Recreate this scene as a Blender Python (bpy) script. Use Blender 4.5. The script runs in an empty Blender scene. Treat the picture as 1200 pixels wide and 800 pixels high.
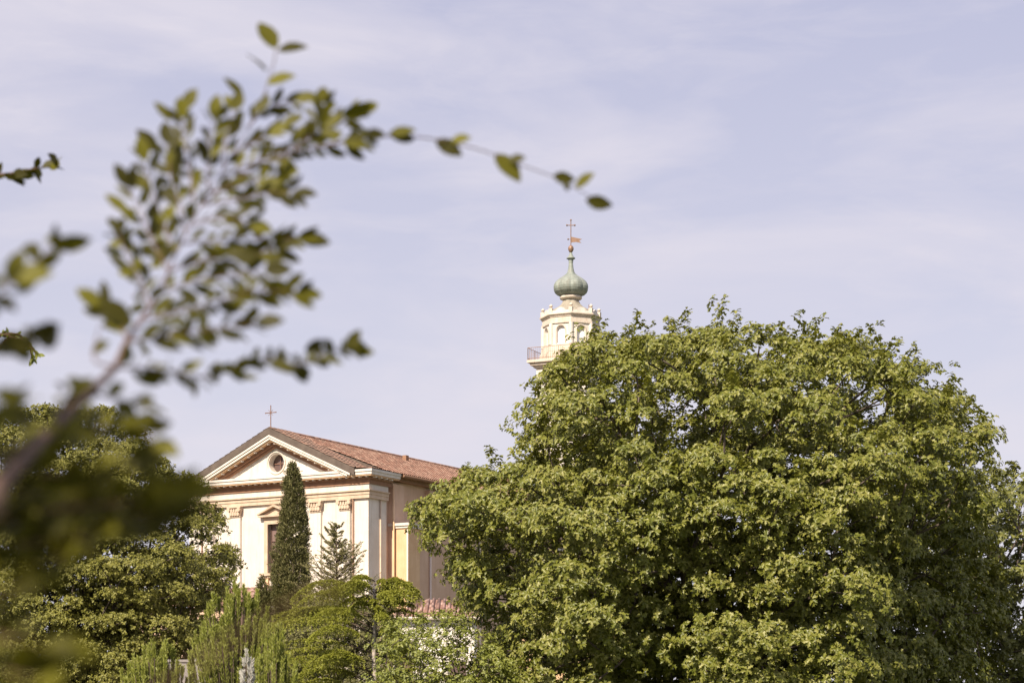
import bpy, math, random
import numpy as np
R_ = math.radians
S = bpy.context.scene
COL = S.collection

# ------------------------------------------------------------------ camera
CAMZ, F, HY = 1.7, 2250.0, 840.0          # eye height, focal length and horizon row (photo pixels, 1200 wide)
cam_d = bpy.data.cameras.new('camera'); cam = bpy.data.objects.new('camera', cam_d); COL.objects.link(cam)
cam.location = (0, 0, CAMZ); cam.rotation_euler = (R_(90), 0, 0)
cam_d.sensor_width = 36; cam_d.lens = 36 * F / 1200; cam_d.shift_y = (HY - 400) / 1200
cam_d.clip_start = 0.05; cam_d.clip_end = 20000
cam_d.dof.use_dof = True; cam_d.dof.focus_distance = 75; cam_d.dof.aperture_fstop = 5.4
S.camera = cam

# ------------------------------------------------------------------ sky and sun
SUN_AZ, SUN_EL = R_(210), R_(41)           # compass azimuth (from +Y, clockwise): behind the camera on the left
sd = np.array([math.sin(SUN_AZ) * math.cos(SUN_EL), math.cos(SUN_AZ) * math.cos(SUN_EL), math.sin(SUN_EL)])
W = bpy.data.worlds.new('World'); S.world = W; W.use_nodes = True
nt = W.node_tree; nt.nodes.clear()
def N(t, **k):
    n = nt.nodes.new(t)
    for a, b in k.items(): setattr(n, a, b)
    return n
out = N('ShaderNodeOutputWorld'); bg = N('ShaderNodeBackground'); bg.inputs[1].default_value = 0.1
sky = N('ShaderNodeTexSky', sky_type='NISHITA'); sky.sun_disc = False
sky.sun_elevation = SUN_EL; sky.sun_rotation = SUN_AZ; sky.air_density = 1.0; sky.dust_density = 1.5; sky.ozone_density = 1.0
tc = N('ShaderNodeTexCoord'); mp = N('ShaderNodeMapping'); mp.inputs['Scale'].default_value = (1.0, 1.0, 3.6)
mp.inputs['Location'].default_value = (0.35, 0.0, 0.18); mp.inputs['Rotation'].default_value = (0, R_(-9), 0)
n1 = N('ShaderNodeTexNoise'); n1.inputs['Scale'].default_value = 4.2; n1.inputs['Detail'].default_value = 7; n1.inputs['Roughness'].default_value = .52
n1.inputs['Distortion'].default_value = .35
n2 = N('ShaderNodeTexNoise'); n2.inputs['Scale'].default_value = 13; n2.inputs['Detail'].default_value = 8; n2.inputs['Roughness'].default_value = .6
n2.inputs['Distortion'].default_value = .5
rmp = N('ShaderNodeMapRange'); rmp.inputs['From Min'].default_value = .43; rmp.inputs['From Max'].default_value = .66
rm2 = N('ShaderNodeMapRange'); rm2.inputs['From Min'].default_value = .5; rm2.inputs['From Max'].default_value = .85
add = N('ShaderNodeMath', operation='MULTIPLY_ADD'); add.inputs[1].default_value = .55
veil = N('ShaderNodeMix', data_type='RGBA')     # thin even veil of high haze over the blue
veil.inputs['Factor'].default_value = .84; sp = N('ShaderNodeSeparateXYZ'); el_ = N('ShaderNodeMapRange'); el_.inputs['From Min'].default_value = .12; el_.inputs['From Max'].default_value = .42
hz = N('ShaderNodeMix', data_type='RGBA'); hz.inputs[6].default_value = (4.6, 4.35, 4.95, 1); hz.inputs[7].default_value = (3.25, 3.25, 4.4, 1)
cl = N('ShaderNodeMix', data_type='RGBA'); cl.inputs[7].default_value = (4.95, 4.7, 5.2, 1)
L = nt.links.new
L(tc.outputs['Generated'], sp.inputs[0]); L(sp.outputs[2], el_.inputs[0]); L(el_.outputs[0], hz.inputs['Factor']); L(hz.outputs[2], veil.inputs[7])
L(tc.outputs['Generated'], mp.inputs[0]); L(mp.outputs[0], n1.inputs['Vector']); L(mp.outputs[0], n2.inputs['Vector'])
L(n1.outputs['Fac'], rmp.inputs[0]); L(n2.outputs['Fac'], rm2.inputs[0])
L(rm2.outputs[0], add.inputs[0]); L(rmp.outputs[0], add.inputs[2])
mul = N('ShaderNodeMath', operation='MULTIPLY', use_clamp=True); mul.inputs[1].default_value = .72; L(add.outputs[0], mul.inputs[0])
L(sky.outputs[0], veil.inputs[6]); L(veil.outputs[2], cl.inputs[6]); L(mul.outputs[0], cl.inputs['Factor'])
L(cl.outputs[2], bg.inputs[0]); L(bg.outputs[0], out.inputs[0])
sl = bpy.data.lights.new('sun', 'SUN'); sl.energy = 5.0; sl.angle = R_(.53); sl.color = (1, .88, .72)
so = bpy.data.objects.new('sun', sl); COL.objects.link(so); so.location = (-30, -30, 60)
so.rotation_euler = (R_(90) - SUN_EL, 0, math.pi - SUN_AZ)
S.view_settings.view_transform = 'Standard'; S.view_settings.look = 'None'; S.view_settings.gamma = 1
S.view_settings.exposure = 0.68; S.view_settings.use_curve_mapping = False
S.cycles.use_denoising = True; S.cycles.max_bounces = 8; S.cycles.transparent_max_bounces = 8

# ------------------------------------------------------------------ helpers
def at(px, py, Y):
    "world point seen at photo pixel (px,py) at depth Y"
    return np.array([(px - 600) / F * Y, Y, CAMZ + (HY - py) / F * Y])
def empty(name, loc, rz=0, label=None, cat=None, group=None):
    o = bpy.data.objects.new(name, None); COL.objects.link(o); o.location = loc; o.rotation_euler = (0, 0, rz)
    o.empty_display_size = .3
    if label: o['label'] = label
    if cat: o['category'] = cat
    if group: o['group'] = group
    return o
def link(name, me, mat, parent=None, smooth=False):
    o = bpy.data.objects.new(name, me); COL.objects.link(o)
    if mat: me.materials.append(mat)
    if parent: o.parent = parent
    if smooth: me.polygons.foreach_set('use_smooth', [True] * len(me.polygons))
    return o
class MB:
    def __init__(s): s.v = []; s.f = []
    def add(s, vs, fs):
        b = len(s.v); s.v += [tuple(map(float, p)) for p in vs]; s.f += [tuple(b + i for i in f) for f in fs]; return s
    def box(s, x0, x1, y0, y1, z0, z1):
        return s.add([(x0,y0,z0),(x1,y0,z0),(x1,y1,z0),(x0,y1,z0),(x0,y0,z1),(x1,y0,z1),(x1,y1,z1),(x0,y1,z1)],
            [(0,3,2,1),(4,5,6,7),(0,1,5,4),(1,2,6,5),(2,3,7,6),(3,0,4,7)])
    def prism(s, poly, y0, y1):
        "polygon in x,z (counter-clockwise seen from -y) extruded along y"
        n = len(poly)
        vs = [(x, y0, z) for x, z in poly] + [(x, y1, z) for x, z in poly]
        return s.add(vs, [tuple(range(n)), tuple(range(2*n-1, n-1, -1))] + [(i, i+n, (i+1) % n + n, (i+1) % n) for i in range(n)])
    def lathe(s, prof, n=24, cx=0, cy=0, ph=0, mod=None, caps=True):
        vs = []; fs = []
        for r, z in prof:
            for k in range(n):
                a = ph + 2*math.pi*k/n; rr = r * (mod(a) if mod else 1)
                vs.append((cx + rr*math.cos(a), cy + rr*math.sin(a), z))
        m = len(prof)
        for i in range(m-1):
            for k in range(n):
                k2 = (k+1) % n; fs.append((i*n+k, i*n+k2, (i+1)*n+k2, (i+1)*n+k))
        if caps: fs += [tuple(range(n-1, -1, -1)), tuple((m-1)*n + k for k in range(n))]
        return s.add(vs, fs)
    def tube(s, pts, rad, n=6):
        pts = np.asarray(pts, float); m = len(pts)
        rad = np.broadcast_to(np.asarray(rad, float), (m,))
        T = np.gradient(pts, axis=0); T /= np.linalg.norm(T, axis=1)[:, None] + 1e-9
        up = np.array([0, 0, 1.]) if abs(T[0][2]) < .9 else np.array([1., 0, 0])
        vs = []
        for p, t, r in zip(pts, T, rad):
            a = np.cross(t, up); a /= np.linalg.norm(a) + 1e-9; b = np.cross(a, t); up = b
            for k in range(n):
                q = 2*math.pi*k/n; vs.append(p + r*(math.cos(q)*a + math.sin(q)*b))
        fs = [(i*n+k, i*n+(k+1) % n, (i+1)*n+(k+1) % n, (i+1)*n+k) for i in range(m-1) for k in range(n)]
        fs += [tuple(range(n-1, -1, -1)), tuple((m-1)*n+k for k in range(n))]
        return s.add(vs, fs)
    def build(s, name, mat, parent=None, smooth=False):
        me = bpy.data.meshes.new(name); me.from_pydata(s.v, [], s.f); me.update()
        return link(name, me, mat, parent, smooth)
def norm(a): return a / (np.linalg.norm(a, axis=-1, keepdims=True) + 1e-9)
def frames(a, n):
    "columns: side, along, normal"
    a = norm(a); n = norm(n - a * np.sum(a*n, -1, keepdims=True)); s = np.cross(a, n)
    return np.stack([s, a, n], axis=-1)
def scatter(name, tv, tf, P, Rm, Sc, mat, parent=None, smooth=False):
    "one mesh of many copies of a small template"
    tv = np.asarray(tv, np.float32); n, k = len(P), len(tv)
    Sc = np.asarray(Sc, np.float32); Sc = Sc[:, None, None] if Sc.ndim == 1 else Sc[:, None, :]
    V = np.einsum('nij,nkj->nki', Rm.astype(np.float32), tv[None] * Sc) + P[:, None, :].astype(np.float32)
    me = bpy.data.meshes.new(name)
    lt = np.array([len(f) for f in tf]); flat = np.concatenate([np.array(f) for f in tf])
    me.vertices.add(n*k); me.vertices.foreach_set('co', V.reshape(-1))
    loops = (flat[None, :] + (np.arange(n)*k)[:, None]).reshape(-1).astype(np.int32)
    me.loops.add(len(loops)); me.loops.foreach_set('vertex_index', loops)
    tot = np.tile(lt, n); st = np.concatenate([[0], np.cumsum(tot)[:-1]])
    me.polygons.add(len(tot)); me.polygons.foreach_set('loop_start', st.astype(np.int32)); me.polygons.foreach_set('loop_total', tot.astype(np.int32))
    me.update(calc_edges=True); me.validate()
    return link(name, me, mat, parent, smooth)

# ------------------------------------------------------------------ materials
def newmat(name):
    m = bpy.data.materials.new(name); m.use_nodes = True; t = m.node_tree; t.nodes.clear()
    def nn(ty, **k):
        n = t.nodes.new(ty)
        for a, b in k.items(): setattr(n, a, b)
        return n
    o = nn('ShaderNodeOutputMaterial'); p = nn('ShaderNodeBsdfPrincipled'); t.links.new(p.outputs[0], o.inputs[0])
    return m, t, nn, p, o
def surf(name, c1, c2, scale=1.5, rough=.85, bump=.15, streak=0, stain=None, metal=0, bscale=25):
    "two-tone weathered surface, with optional vertical streaks of a stain colour"
    m, t, nn, p, o = newmat(name); Lk = t.links.new
    tc = nn('ShaderNodeTexCoord')
    a = nn('ShaderNodeTexNoise'); a.inputs['Scale'].default_value = scale; a.inputs['Detail'].default_value = 8; a.inputs['Roughness'].default_value = .65
    Lk(tc.outputs['Object'], a.inputs['Vector'])
    r = nn('ShaderNodeMapRange'); r.inputs['From Min'].default_value = .35; r.inputs['From Max'].default_value = .65; Lk(a.outputs['Fac'], r.inputs[0])
    mx = nn('ShaderNodeMix', data_type='RGBA'); mx.inputs[6].default_value = (*c1, 1); mx.inputs[7].default_value = (*c2, 1); Lk(r.outputs[0], mx.inputs['Factor'])
    col = mx.outputs[2]
    if streak:
        mp = nn('ShaderNodeMapping'); mp.inputs['Scale'].default_value = (3, 3, .22); Lk(tc.outputs['Object'], mp.inputs[0])
        b = nn('ShaderNodeTexNoise'); b.inputs['Scale'].default_value = 1.6; b.inputs['Detail'].default_value = 7; b.inputs['Roughness'].default_value = .7
        Lk(mp.outputs[0], b.inputs['Vector'])
        r2 = nn('ShaderNodeMapRange'); r2.inputs['From Min'].default_value = .5; r2.inputs['From Max'].default_value = .78; r2.inputs['To Max'].default_value = streak
        Lk(b.outputs['Fac'], r2.inputs[0])
        m2 = nn('ShaderNodeMix', data_type='RGBA'); m2.inputs[7].default_value = (*(stain or [x*.5 for x in c1]), 1)
        Lk(col, m2.inputs[6]); Lk(r2.outputs[0], m2.inputs['Factor']); col = m2.outputs[2]
    Lk(col, p.inputs['Base Color']); p.inputs['Roughness'].default_value = rough; p.inputs['Metallic'].default_value = metal
    if bump:
        c = nn('ShaderNodeTexNoise'); c.inputs['Scale'].default_value = bscale; c.inputs['Detail'].default_value = 5; Lk(tc.outputs['Object'], c.inputs['Vector'])
        bp = nn('ShaderNodeBump'); bp.inputs['Strength'].default_value = bump; bp.inputs['Distance'].default_value = .03
        Lk(c.outputs['Fac'], bp.inputs['Height']); Lk(bp.outputs[0], p.inputs['Normal'])
    return m
def tile_mat(name, cols, su, sw):
    "clay tiles: a random tone per tile (cell su x sw metres), lichen patches"
    m, t, nn, p, o = newmat(name); Lk = t.links.new
    tc = nn('ShaderNodeTexCoord'); sn = nn('ShaderNodeVectorMath', operation='SNAP'); sn.inputs[1].default_value = (su, sw, 50)
    Lk(tc.outputs['Object'], sn.inputs[0]); wn = nn('ShaderNodeTexWhiteNoise'); Lk(sn.outputs[0], wn.inputs['Vector'])
    cr = nn('ShaderNodeValToRGB'); e = cr.color_ramp.elements
    for i, c in enumerate(cols):
        x = e[i] if i < 2 else e.new(1)
        x.position = i / (len(cols)-1); x.color = (*c, 1)
    Lk(wn.outputs['Value'], cr.inputs[0])
    a = nn('ShaderNodeTexNoise'); a.inputs['Scale'].default_value = 1.1; a.inputs['Detail'].default_value = 9; a.inputs['Roughness'].default_value = .75
    Lk(tc.outputs['Object'], a.inputs['Vector'])
    r = nn('ShaderNodeMapRange'); r.inputs['From Min'].default_value = .48; r.inputs['From Max'].default_value = .72; r.inputs['To Max'].default_value = .6; Lk(a.outputs['Fac'], r.inputs[0])
    mx = nn('ShaderNodeMix', data_type='RGBA'); mx.inputs[7].default_value = (.20, .15, .11, 1); Lk(cr.outputs[0], mx.inputs[6]); Lk(r.outputs[0], mx.inputs['Factor'])
    Lk(mx.outputs[2], p.inputs['Base Color']); p.inputs['Roughness'].default_value = .9
    return m
def leaf_mat(name, cols, trans=.3, tcol=(.16, .17, .02), rough=.42, spec=.5, nscale=.35, nvar=.35):
    "leaf: random tone per leaf, slow drift of tone through the crown, light passing through"
    m, t, nn, p, o = newmat(name); Lk = t.links.new
    g = nn('ShaderNodeNewGeometry'); cr = nn('ShaderNodeValToRGB'); e = cr.color_ramp.elements
    for i, c in enumerate(cols):
        x = e[i] if i < 2 else e.new(1)
        x.position = i / (len(cols)-1); x.color = (*c, 1)
    tc = nn('ShaderNodeTexCoord'); a = nn('ShaderNodeTexNoise'); a.inputs['Scale'].default_value = nscale; a.inputs['Detail'].default_value = 3
    Lk(tc.outputs['Object'], a.inputs['Vector'])
    ma = nn('ShaderNodeMath', operation='MULTIPLY_ADD'); ma.inputs[1].default_value = nvar*2; Lk(a.outputs['Fac'], ma.inputs[0])
    sb = nn('ShaderNodeMath', operation='MULTIPLY_ADD', use_clamp=True); sb.inputs[1].default_value = 1; sb.inputs[2].default_value = -nvar
    Lk(g.outputs['Random Per Island'], ma.inputs[2]); Lk(ma.outputs[0], sb.inputs[0]); Lk(sb.outputs[0], cr.inputs[0])
    Lk(cr.outputs[0], p.inputs['Base Color']); p.inputs['Roughness'].default_value = rough; p.inputs['Specular IOR Level'].default_value = spec
    tr = nn('ShaderNodeBsdfTranslucent'); mc = nn('ShaderNodeMix', data_type='RGBA'); mc.inputs['Factor'].default_value = .5; mc.inputs[7].default_value = (*tcol, 1)
    Lk(cr.outputs[0], mc.inputs[6]); Lk(mc.outputs[2], tr.inputs['Color'])
    ms = nn('ShaderNodeMixShader'); ms.inputs[0].default_value = trans
    Lk(p.outputs[0], ms.inputs[1]); Lk(tr.outputs[0], ms.inputs[2]); Lk(ms.outputs[0], o.inputs[0])
    return m
M = {}
M['plaster'] = surf('cream_plaster', (.59, .525, .455), (.67, .61, .545), .8, .9, .12, .75, (.44, .33, .24))
M['towerstone'] = surf('tower_stone', (.52, .44, .36), (.62, .54, .46), 2, .85, .15, .6, (.36, .24, .15))
M['stone'] = surf('tan_stone', (.47, .35, .25), (.58, .45, .34), 2, .85, .15, .5, (.36, .24, .15))
M['white_stone'] = surf('white_cornice_stone', (.60, .54, .475), (.68, .62, .555), 2, .8, .1, .55, (.45, .33, .24))
M['brown'] = surf('brown_soffit', (.22, .115, .07), (.31, .175, .105), 3, .9, .2)  # brown trim, darkened: shade under the cornice is put into the colour
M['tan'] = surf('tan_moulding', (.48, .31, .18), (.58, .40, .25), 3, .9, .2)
M['peach'] = surf('peach_plaster', (.54, .36, .25), (.61, .43, .315), .7, .9, .1, .45, (.40, .26, .18))
M['ochre'] = surf('ochre_plaster', (.60, .385, .215), (.68, .47, .29), .7, .9, .1, .6, (.45, .27, .13))
M['lead'] = surf('weathered_roof_edge', (.085, .062, .05), (.13, .10, .08), 2, .85, .1)
M['pipe'] = surf('brown_downpipe', (.26, .14, .09), (.32, .19, .12), 3, .6, 0)
M['palepipe'] = surf('pale_downpipe', (.62, .52, .45), (.68, .58, .5), 3, .6, 0)
M['shutter'] = surf('dull_brown_window', (.19, .125, .11), (.25, .17, .15), 2, .5, .05)
M['dark'] = surf('dark_opening', (.10, .06, .045), (.14, .09, .07), 2, .4, 0)
M['glass'] = surf('old_window_glass', (.09, .06, .055), (.15, .10, .09), 1.2, .15, 0)
M['iron'] = surf('rusty_iron', (.15, .08, .055), (.24, .12, .08), 8, .6, 0)
M['gilt'] = surf('gilded_copper', (.21, .125, .085), (.31, .19, .13), 5, .5, 0, metal=.3)
M['copper'] = surf('green_copper', (.165, .19, .165), (.27, .295, .26), 2.2, .6, .1, .95, (.15, .13, .095))
M['tiles'] = tile_mat('clay_tiles', [(.15, .085, .06), (.25, .125, .085), (.30, .165, .115), (.40, .26, .19)], .42, .24)
M['tiles2'] = tile_mat('old_clay_tiles', [(.10, .055, .042), (.23, .12, .09), (.31, .175, .135), (.42, .29, .24)], .15, .42)  # half-row cells: random tile tones, with shade between rows put into the colour
M['white'] = surf('white_render', (.68, .62, .57), (.76, .70, .65), .8, .9, .1, .3, (.45, .4, .35))
M['towerwhite'] = surf('tower_plaster', (.60, .545, .485), (.68, .625, .57), 1.2, .9, .1, .7, (.42, .33, .25))
M['niche'] = surf('white_blind_window', (.80, .79, .80), (.84, .83, .84), 2, .8, 0)
M['grass'] = surf('grass_ground', (.045, .07, .02), (.08, .10, .035), 1.5, .95, .4)
M['path'] = surf('gravel_path', (.34, .31, .28), (.42, .39, .35), 6, .95, .4)
M['wallgrey'] = surf('grey_garden_wall', (.22, .20, .19), (.29, .265, .25), 2, .95, .3, .4, (.2, .18, .16))
M['bark'] = surf('grey_brown_bark', (.075, .055, .042), (.13, .10, .08), 6, .95, .6)
M['palebark'] = surf('pale_bark', (.34, .29, .24), (.46, .40, .34), 7, .9, .4)
M['redbark'] = surf('red_brown_bark', (.085, .045, .024), (.13, .07, .04), 9, .8, .4)
M['twig'] = surf('conifer_bark', (.10, .07, .05), (.15, .11, .08), 9, .9, .3)
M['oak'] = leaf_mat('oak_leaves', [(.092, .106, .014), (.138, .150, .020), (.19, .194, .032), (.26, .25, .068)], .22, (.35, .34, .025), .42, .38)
M['oak2'] = leaf_mat('shaded_oak_leaves', [(.085, .094, .017), (.135, .142, .024), (.18, .18, .036)], .2, (.14, .14, .02), .45, .5)  # darker copy of the oak leaves, the tree's shade put into the colour
M['young'] = leaf_mat('fresh_green_leaves', [(.135, .155, .02), (.18, .20, .028), (.23, .24, .05)], .22, (.18, .20, .03), .45, .5)
M['linden'] = leaf_mat('lime_tree_leaves', [(.108, .11, .014), (.152, .15, .021), (.195, .188, .033), (.245, .228, .052)], .15, (.15, .13, .02), .55, .4)
M['cypress'] = leaf_mat('cypress_leaves', [(.088, .088, .030), (.125, .12, .042), (.17, .155, .058)], .12, (.09, .085, .02), .6, .3)
M['spruce'] = leaf_mat('spruce_needles', [(.15, .14, .048), (.20, .185, .066), (.25, .23, .09)], .12, (.1, .1, .02), .6, .3)
M['cedar'] = leaf_mat('cedar_needles', [(.18, .20, .018), (.24, .25, .028), (.30, .295, .055)], .14, (.16, .15, .025), .55, .35)
M['pine'] = leaf_mat('pine_needles', [(.18, .205, .026), (.24, .262, .04), (.30, .31, .08)], .14, (.13, .15, .03), .5, .4)
M['silver'] = leaf_mat('silver_needles', [(.40, .38, .34), (.48, .46, .42), (.56, .54, .50)], .1, (.3, .3, .3), .6, .3)
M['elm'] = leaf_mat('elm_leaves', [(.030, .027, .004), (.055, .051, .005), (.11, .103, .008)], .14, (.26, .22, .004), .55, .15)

# ------------------------------------------------------------------ ground
g = MB(); g.add([(-9000,-9000,0),(9000,-9000,0),(9000,9000,0),(-9000,9000,0)], [(0,1,2,3)])
o = g.build('ground', M['grass']); o['kind'] = 'structure'
g = MB(); g.add([(-14,30,.004),(-9,30,.004),(-4,118,.004),(-24,118,.004)], [(0,1,2,3)])
o = g.build('path', M['path']); o['kind'] = 'structure'

# ------------------------------------------------------------------ tiled roof sheet
def tile_sheet(mb, p_top, p_bot, along, length, period=.24, course=.42, amp=.06, seg=5):
    "corrugated clay tiles: runs from p_top down to p_bot, rows repeated along the unit vector 'along'"
    p_top, p_bot, along = (np.array(a, float) for a in (p_top, p_bot, along))
    d = p_bot - p_top; Ld = np.linalg.norm(d); d /= Ld; n = np.cross(along, d); n *= np.sign(n[2])
    nu = max(1, int(round(Ld/course))); nw = max(1, int(round(length/period)))
    us = []
    for i in range(nu): us += [(i/nu*Ld, 0.0), ((i+.98)/nu*Ld, .035)]
    w = np.arange(nw*seg+1)/seg; h = amp*np.abs(np.sin(np.pi*w))
    b = len(mb.v); cols = len(w)
    for u, lift in us:
        P = p_top + d*u + along*(w*length/nw)[:, None] + n*(h + lift)[:, None]
        mb.v += [tuple(q) for q in P]
    for i in range(len(us)-1):
        for k in range(cols-1):
            a = b + i*cols + k; mb.f.append((a, a+1, a+1+cols, a+cols))

# ------------------------------------------------------------------ church
TH = R_(29.8)
ch = empty('church', (-15.16, 123.55, 0), -TH, 'cream church with a triangular pediment, round window and long red tiled roof, between the trees', 'church')
def cwall(mb, x0, x1, z0, z1, ox0, ox1, oz0, oz1, y):
    "front wall sheet at y with one opening"
    for a in ((x0, ox0, z0, z1), (ox1, x1, z0, z1), (ox0, ox1, z0, oz0), (ox0, ox1, oz1, z1)):
        mb.box(a[0], a[1], y, y+.5, a[2], a[3])
HW = 7.13
fw = MB(); cwall(fw, -HW, HW, 0, 16.62, -.64, .64, 10.97, 14.13, 0.0)
for s in (-1, 1): fw.box(*(sorted((s*HW, s*(HW-.5)))), .5, 2.03, 0, 16.62)
fw.build('facade_wall', M['plaster'], ch)
# nave body behind
nv = MB(); nv.box(-6.95, 6.95, 2.03, 31, 0, 16.75); nv.build('nave_wall', M['peach'], ch)
for k in range(7):
    y = 2.5 + k*4.4
    for s in (-1, 1):
        MB().box(*(sorted((s*6.95, s*7.3))), y, y+1.3, 0, 16.55).build('wall_pilaster', M['peach'], ch)
# aisle, buttress and copings on the right flank
MB().box(7.0, 8.42, 2.62, 3.95, 0, 13.85).build('buttress', M['ochre'], ch)
cp = MB(); cp.box(6.96, 8.6, 2.45, 4.1, 13.85, 14.02); cp.box(6.96, 8.52, 2.53, 4.03, 13.70, 13.847); cp.build('buttress_coping', M['white_stone'], ch)
MB().box(6.97, 8.0, 4.6, 30, 0, 13.8).build('aisle_wall', M['peach'], ch)
MB().box(6.96, 8.25, 4.45, 30.2, 13.803, 13.98).build('aisle_coping', M['white_stone'], ch)
for y in (2.72, 5.75, 12.0):
    p = MB(); x = 8.08 if y > 3 else 7.42
    p.tube([(x, y if y > 3 else 2.40, 0), (x, y if y > 3 else 2.40, 13.7 if y > 3 else 16.4)], .07, 8)
    p.build('downpipe', M['palepipe'] if y > 3 else M['ochre'], ch, True)
p = MB(); p.tube([(8.36, 2.57, 0), (8.36, 2.57, 13.6)], .05, 8); p.build('downpipe', M['white_stone'], ch, True)
for (x, y) in ((6.02, -.09), (-6.02, -.09), (7.18, 1.28)):
    p = MB(); p.tube([(x, y, 0), (x, y, 16.55)], .05, 8); p.build('downpipe', M['pipe'] if x < 7 else M['stone'], ch, True)
# pilasters with capitals
for x in (-5.45, -3.2, 3.2, 5.45):
    sh = MB(); sh.box(x-.41, x+.41, -.16, .0-.002, 0, 14.7); sh.box(x-.37, x+.37, -.185, -.162, .3, 14.62); pl = sh.build('pilaster', M['plaster'], ch)
    cpm = MB()
    cpm.box(x-.44, x+.44, -.22, -.003, 14.7, 14.78)
    cpm.prism([(x-.38, 14.78), (x+.38, 14.78), (x+.52, 15.3), (x-.52, 15.3)], -.24, -.003)
    cpm.box(x-.56, x+.56, -.36, -.003, 15.3, 15.40)
    for s in (-1, 1):        # volutes and acanthus leaves
        cpm.tube([(x+s*.42, -.40, 15.18), (x+s*.42, -.10, 15.18)], .13, 10)
    for q in (-.3, -.1, .1, .3): cpm.prism([(x+q-.08, 14.8), (x+q+.08, 14.8), (x+q+.10, 15.0), (x+q, 15.1), (x+q-.10, 15.0)], -.31, -.24)
    for q in (-.2, 0, .2): cpm.prism([(x+q-.06, 15.02), (x+q+.06, 15.02), (x+q+.07, 15.18), (x+q, 15.26), (x+q-.07, 15.18)], -.345, -.30)
    cpm.build('capital', M['stone'], pl)
# entablature wrapped round the front block: architrave fasciae, frieze, bed mouldings, cornice
def wrap(mb, pr, z0, z1, yend=2.03, q=0.0):
    mb.box(-HW-pr, HW+pr, -pr, -.002, z0, z1)
    for s in (-1, 1): mb.box(*(sorted((s*(HW+.002), s*(HW+pr)))), -.001, yend-q, z0, z1)
a = MB(); wrap(a, .17, 15.40, 15.63); wrap(a, .21, 15.633, 15.84, q=.01); wrap(a, .30, 15.843, 15.92, q=.02); a.build('architrave', M['stone'], ch)
a = MB(); wrap(a, .15, 15.923, 16.27, q=.005); a.build('frieze', M['plaster'], ch)
a = MB(); wrap(a, .22, 16.273, 16.56, 2.3); wrap(a, .34, 16.563, 16.72, 2.3, .01); a.build('bed_moulding', M['brown'], ch)  # made deep and dark to carry the shade below the cornice
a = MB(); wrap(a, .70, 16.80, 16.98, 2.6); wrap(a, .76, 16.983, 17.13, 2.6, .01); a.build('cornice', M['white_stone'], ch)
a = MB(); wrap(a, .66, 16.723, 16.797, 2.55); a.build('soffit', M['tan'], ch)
nm = 30
for i in range(nm):
    x = -7.35 + i*14.7/(nm-1); MB().box(x-.055, x+.055, -.60, -.36, 16.66, 16.72).build('modillion', M['white_stone'], ch)
for i in range(4):
    for s in (-1, 1): MB().box(*(sorted((s*(HW+.36), s*(HW+.62)))), -.07+i*.6, .07+i*.6, 16.64, 16.72).build('modillion', M['white_stone'], ch)
# pediment
def zr(top, x, sl=.454): return top - sl*abs(x)
XE = 6.62
def raking(mb, top, th, y0, y1, xe):
    for s in (-1, 1):
        P = [(0, top-th), (s*xe, zr(top, xe)-th), (s*xe, zr(top, xe)), (0, top)]
        mb.prism(P if s > 0 else P[::-1], y0, y1)
ty = MB(); ty.prism([(-4.9, 17.132), (4.9, 17.132), (0, 19.42)], .0, .4)
# tympanum with a round opening: ring of quads from the circle to the triangle edge
me = MB(); cx, cz, rr = 0, 18.05, .60; n = 48
tri = np.array([(-4.95, 17.132), (4.95, 17.132), (0, 19.40)])
def hit(a):
    d = np.array([math.cos(a), math.sin(a)]); best = 1e9
    for i in range(3):
        p, q = tri[i]-(cx, cz), tri[(i+1) % 3]-(cx, cz); e = q-p; den = d[0]*e[1]-d[1]*e[0]
        if abs(den) < 1e-9: continue
        t = (p[0]*e[1]-p[1]*e[0])/den; u = (p[0]*d[1]-p[1]*d[0])/den
        if t > 0 and -1e-6 <= u <= 1+1e-6: best = min(best, t)
    return best
angs = sorted(list(np.linspace(-math.pi, math.pi, n, endpoint=False)) + [math.atan2(q[1]-cz, q[0]-cx) for q in tri])
vs = []; fs = []
for a_ in angs:
    t = hit(a_); c, s = math.cos(a_), math.sin(a_)
    vs += [(cx+rr*c, 0, cz+rr*s), (cx+t*c, 0, cz+t*s), (cx+rr*c, .55, cz+rr*s)]
k = len(angs)
for i in range(k):
    j = (i+1) % k; fs += [(3*i, 3*i+1, 3*j+1, 3*j), (3*i+2, 3*i, 3*j, 3*j+2)]
me.add(vs, fs); me.build('tympanum', M['plaster'], ch)
oc = MB(); ring = []
for i in range(49):
    a_ = 2*math.pi*i/48; ring.append((cx+.70*math.cos(a_), -.03, cz+.70*math.sin(a_)))
oc.tube(ring, .045, 8); rw = oc.build('round_window', M['plaster'], ch, True)
gl = MB(); gl.add([(cx+.62*math.cos(2*math.pi*i/32), .5, cz+.62*math.sin(2*math.pi*i/32)) for i in range(32)], [tuple(range(32))]); gl.build('pane', M['glass'], rw)
br = MB(); br.box(-.58, .58, .44, .47, cz-.025, cz+.025); br.box(-.025, .025, .44, .468, cz-.58, cz+.58); br.build('glazing_bar', M['iron'], rw)
a = MB(); raking(a, 20.22, .42, -.86, 1.5, XE); a.build('gable_roof', M['lead'], ch)
a = MB(); raking(a, 19.795, .16, -.82, .3, XE-.35); raking(a, 19.632, .16, -.76, .3, XE-.6); a.build('raking_cornice', M['white_stone'], ch)
a = MB(); raking(a, 19.469, .10, -.66, .3, 5.0); a.build('raking_soffit', M['tan'], ch)
a = MB(); raking(a, 19.366, .20, -.34, .3, 4.75); raking(a, 19.163, .13, -.2, .3, 4.35); a.build('raking_bed_moulding', M['brown'], ch)  # same darkened brown along the rake, its shade included in the colour
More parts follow.
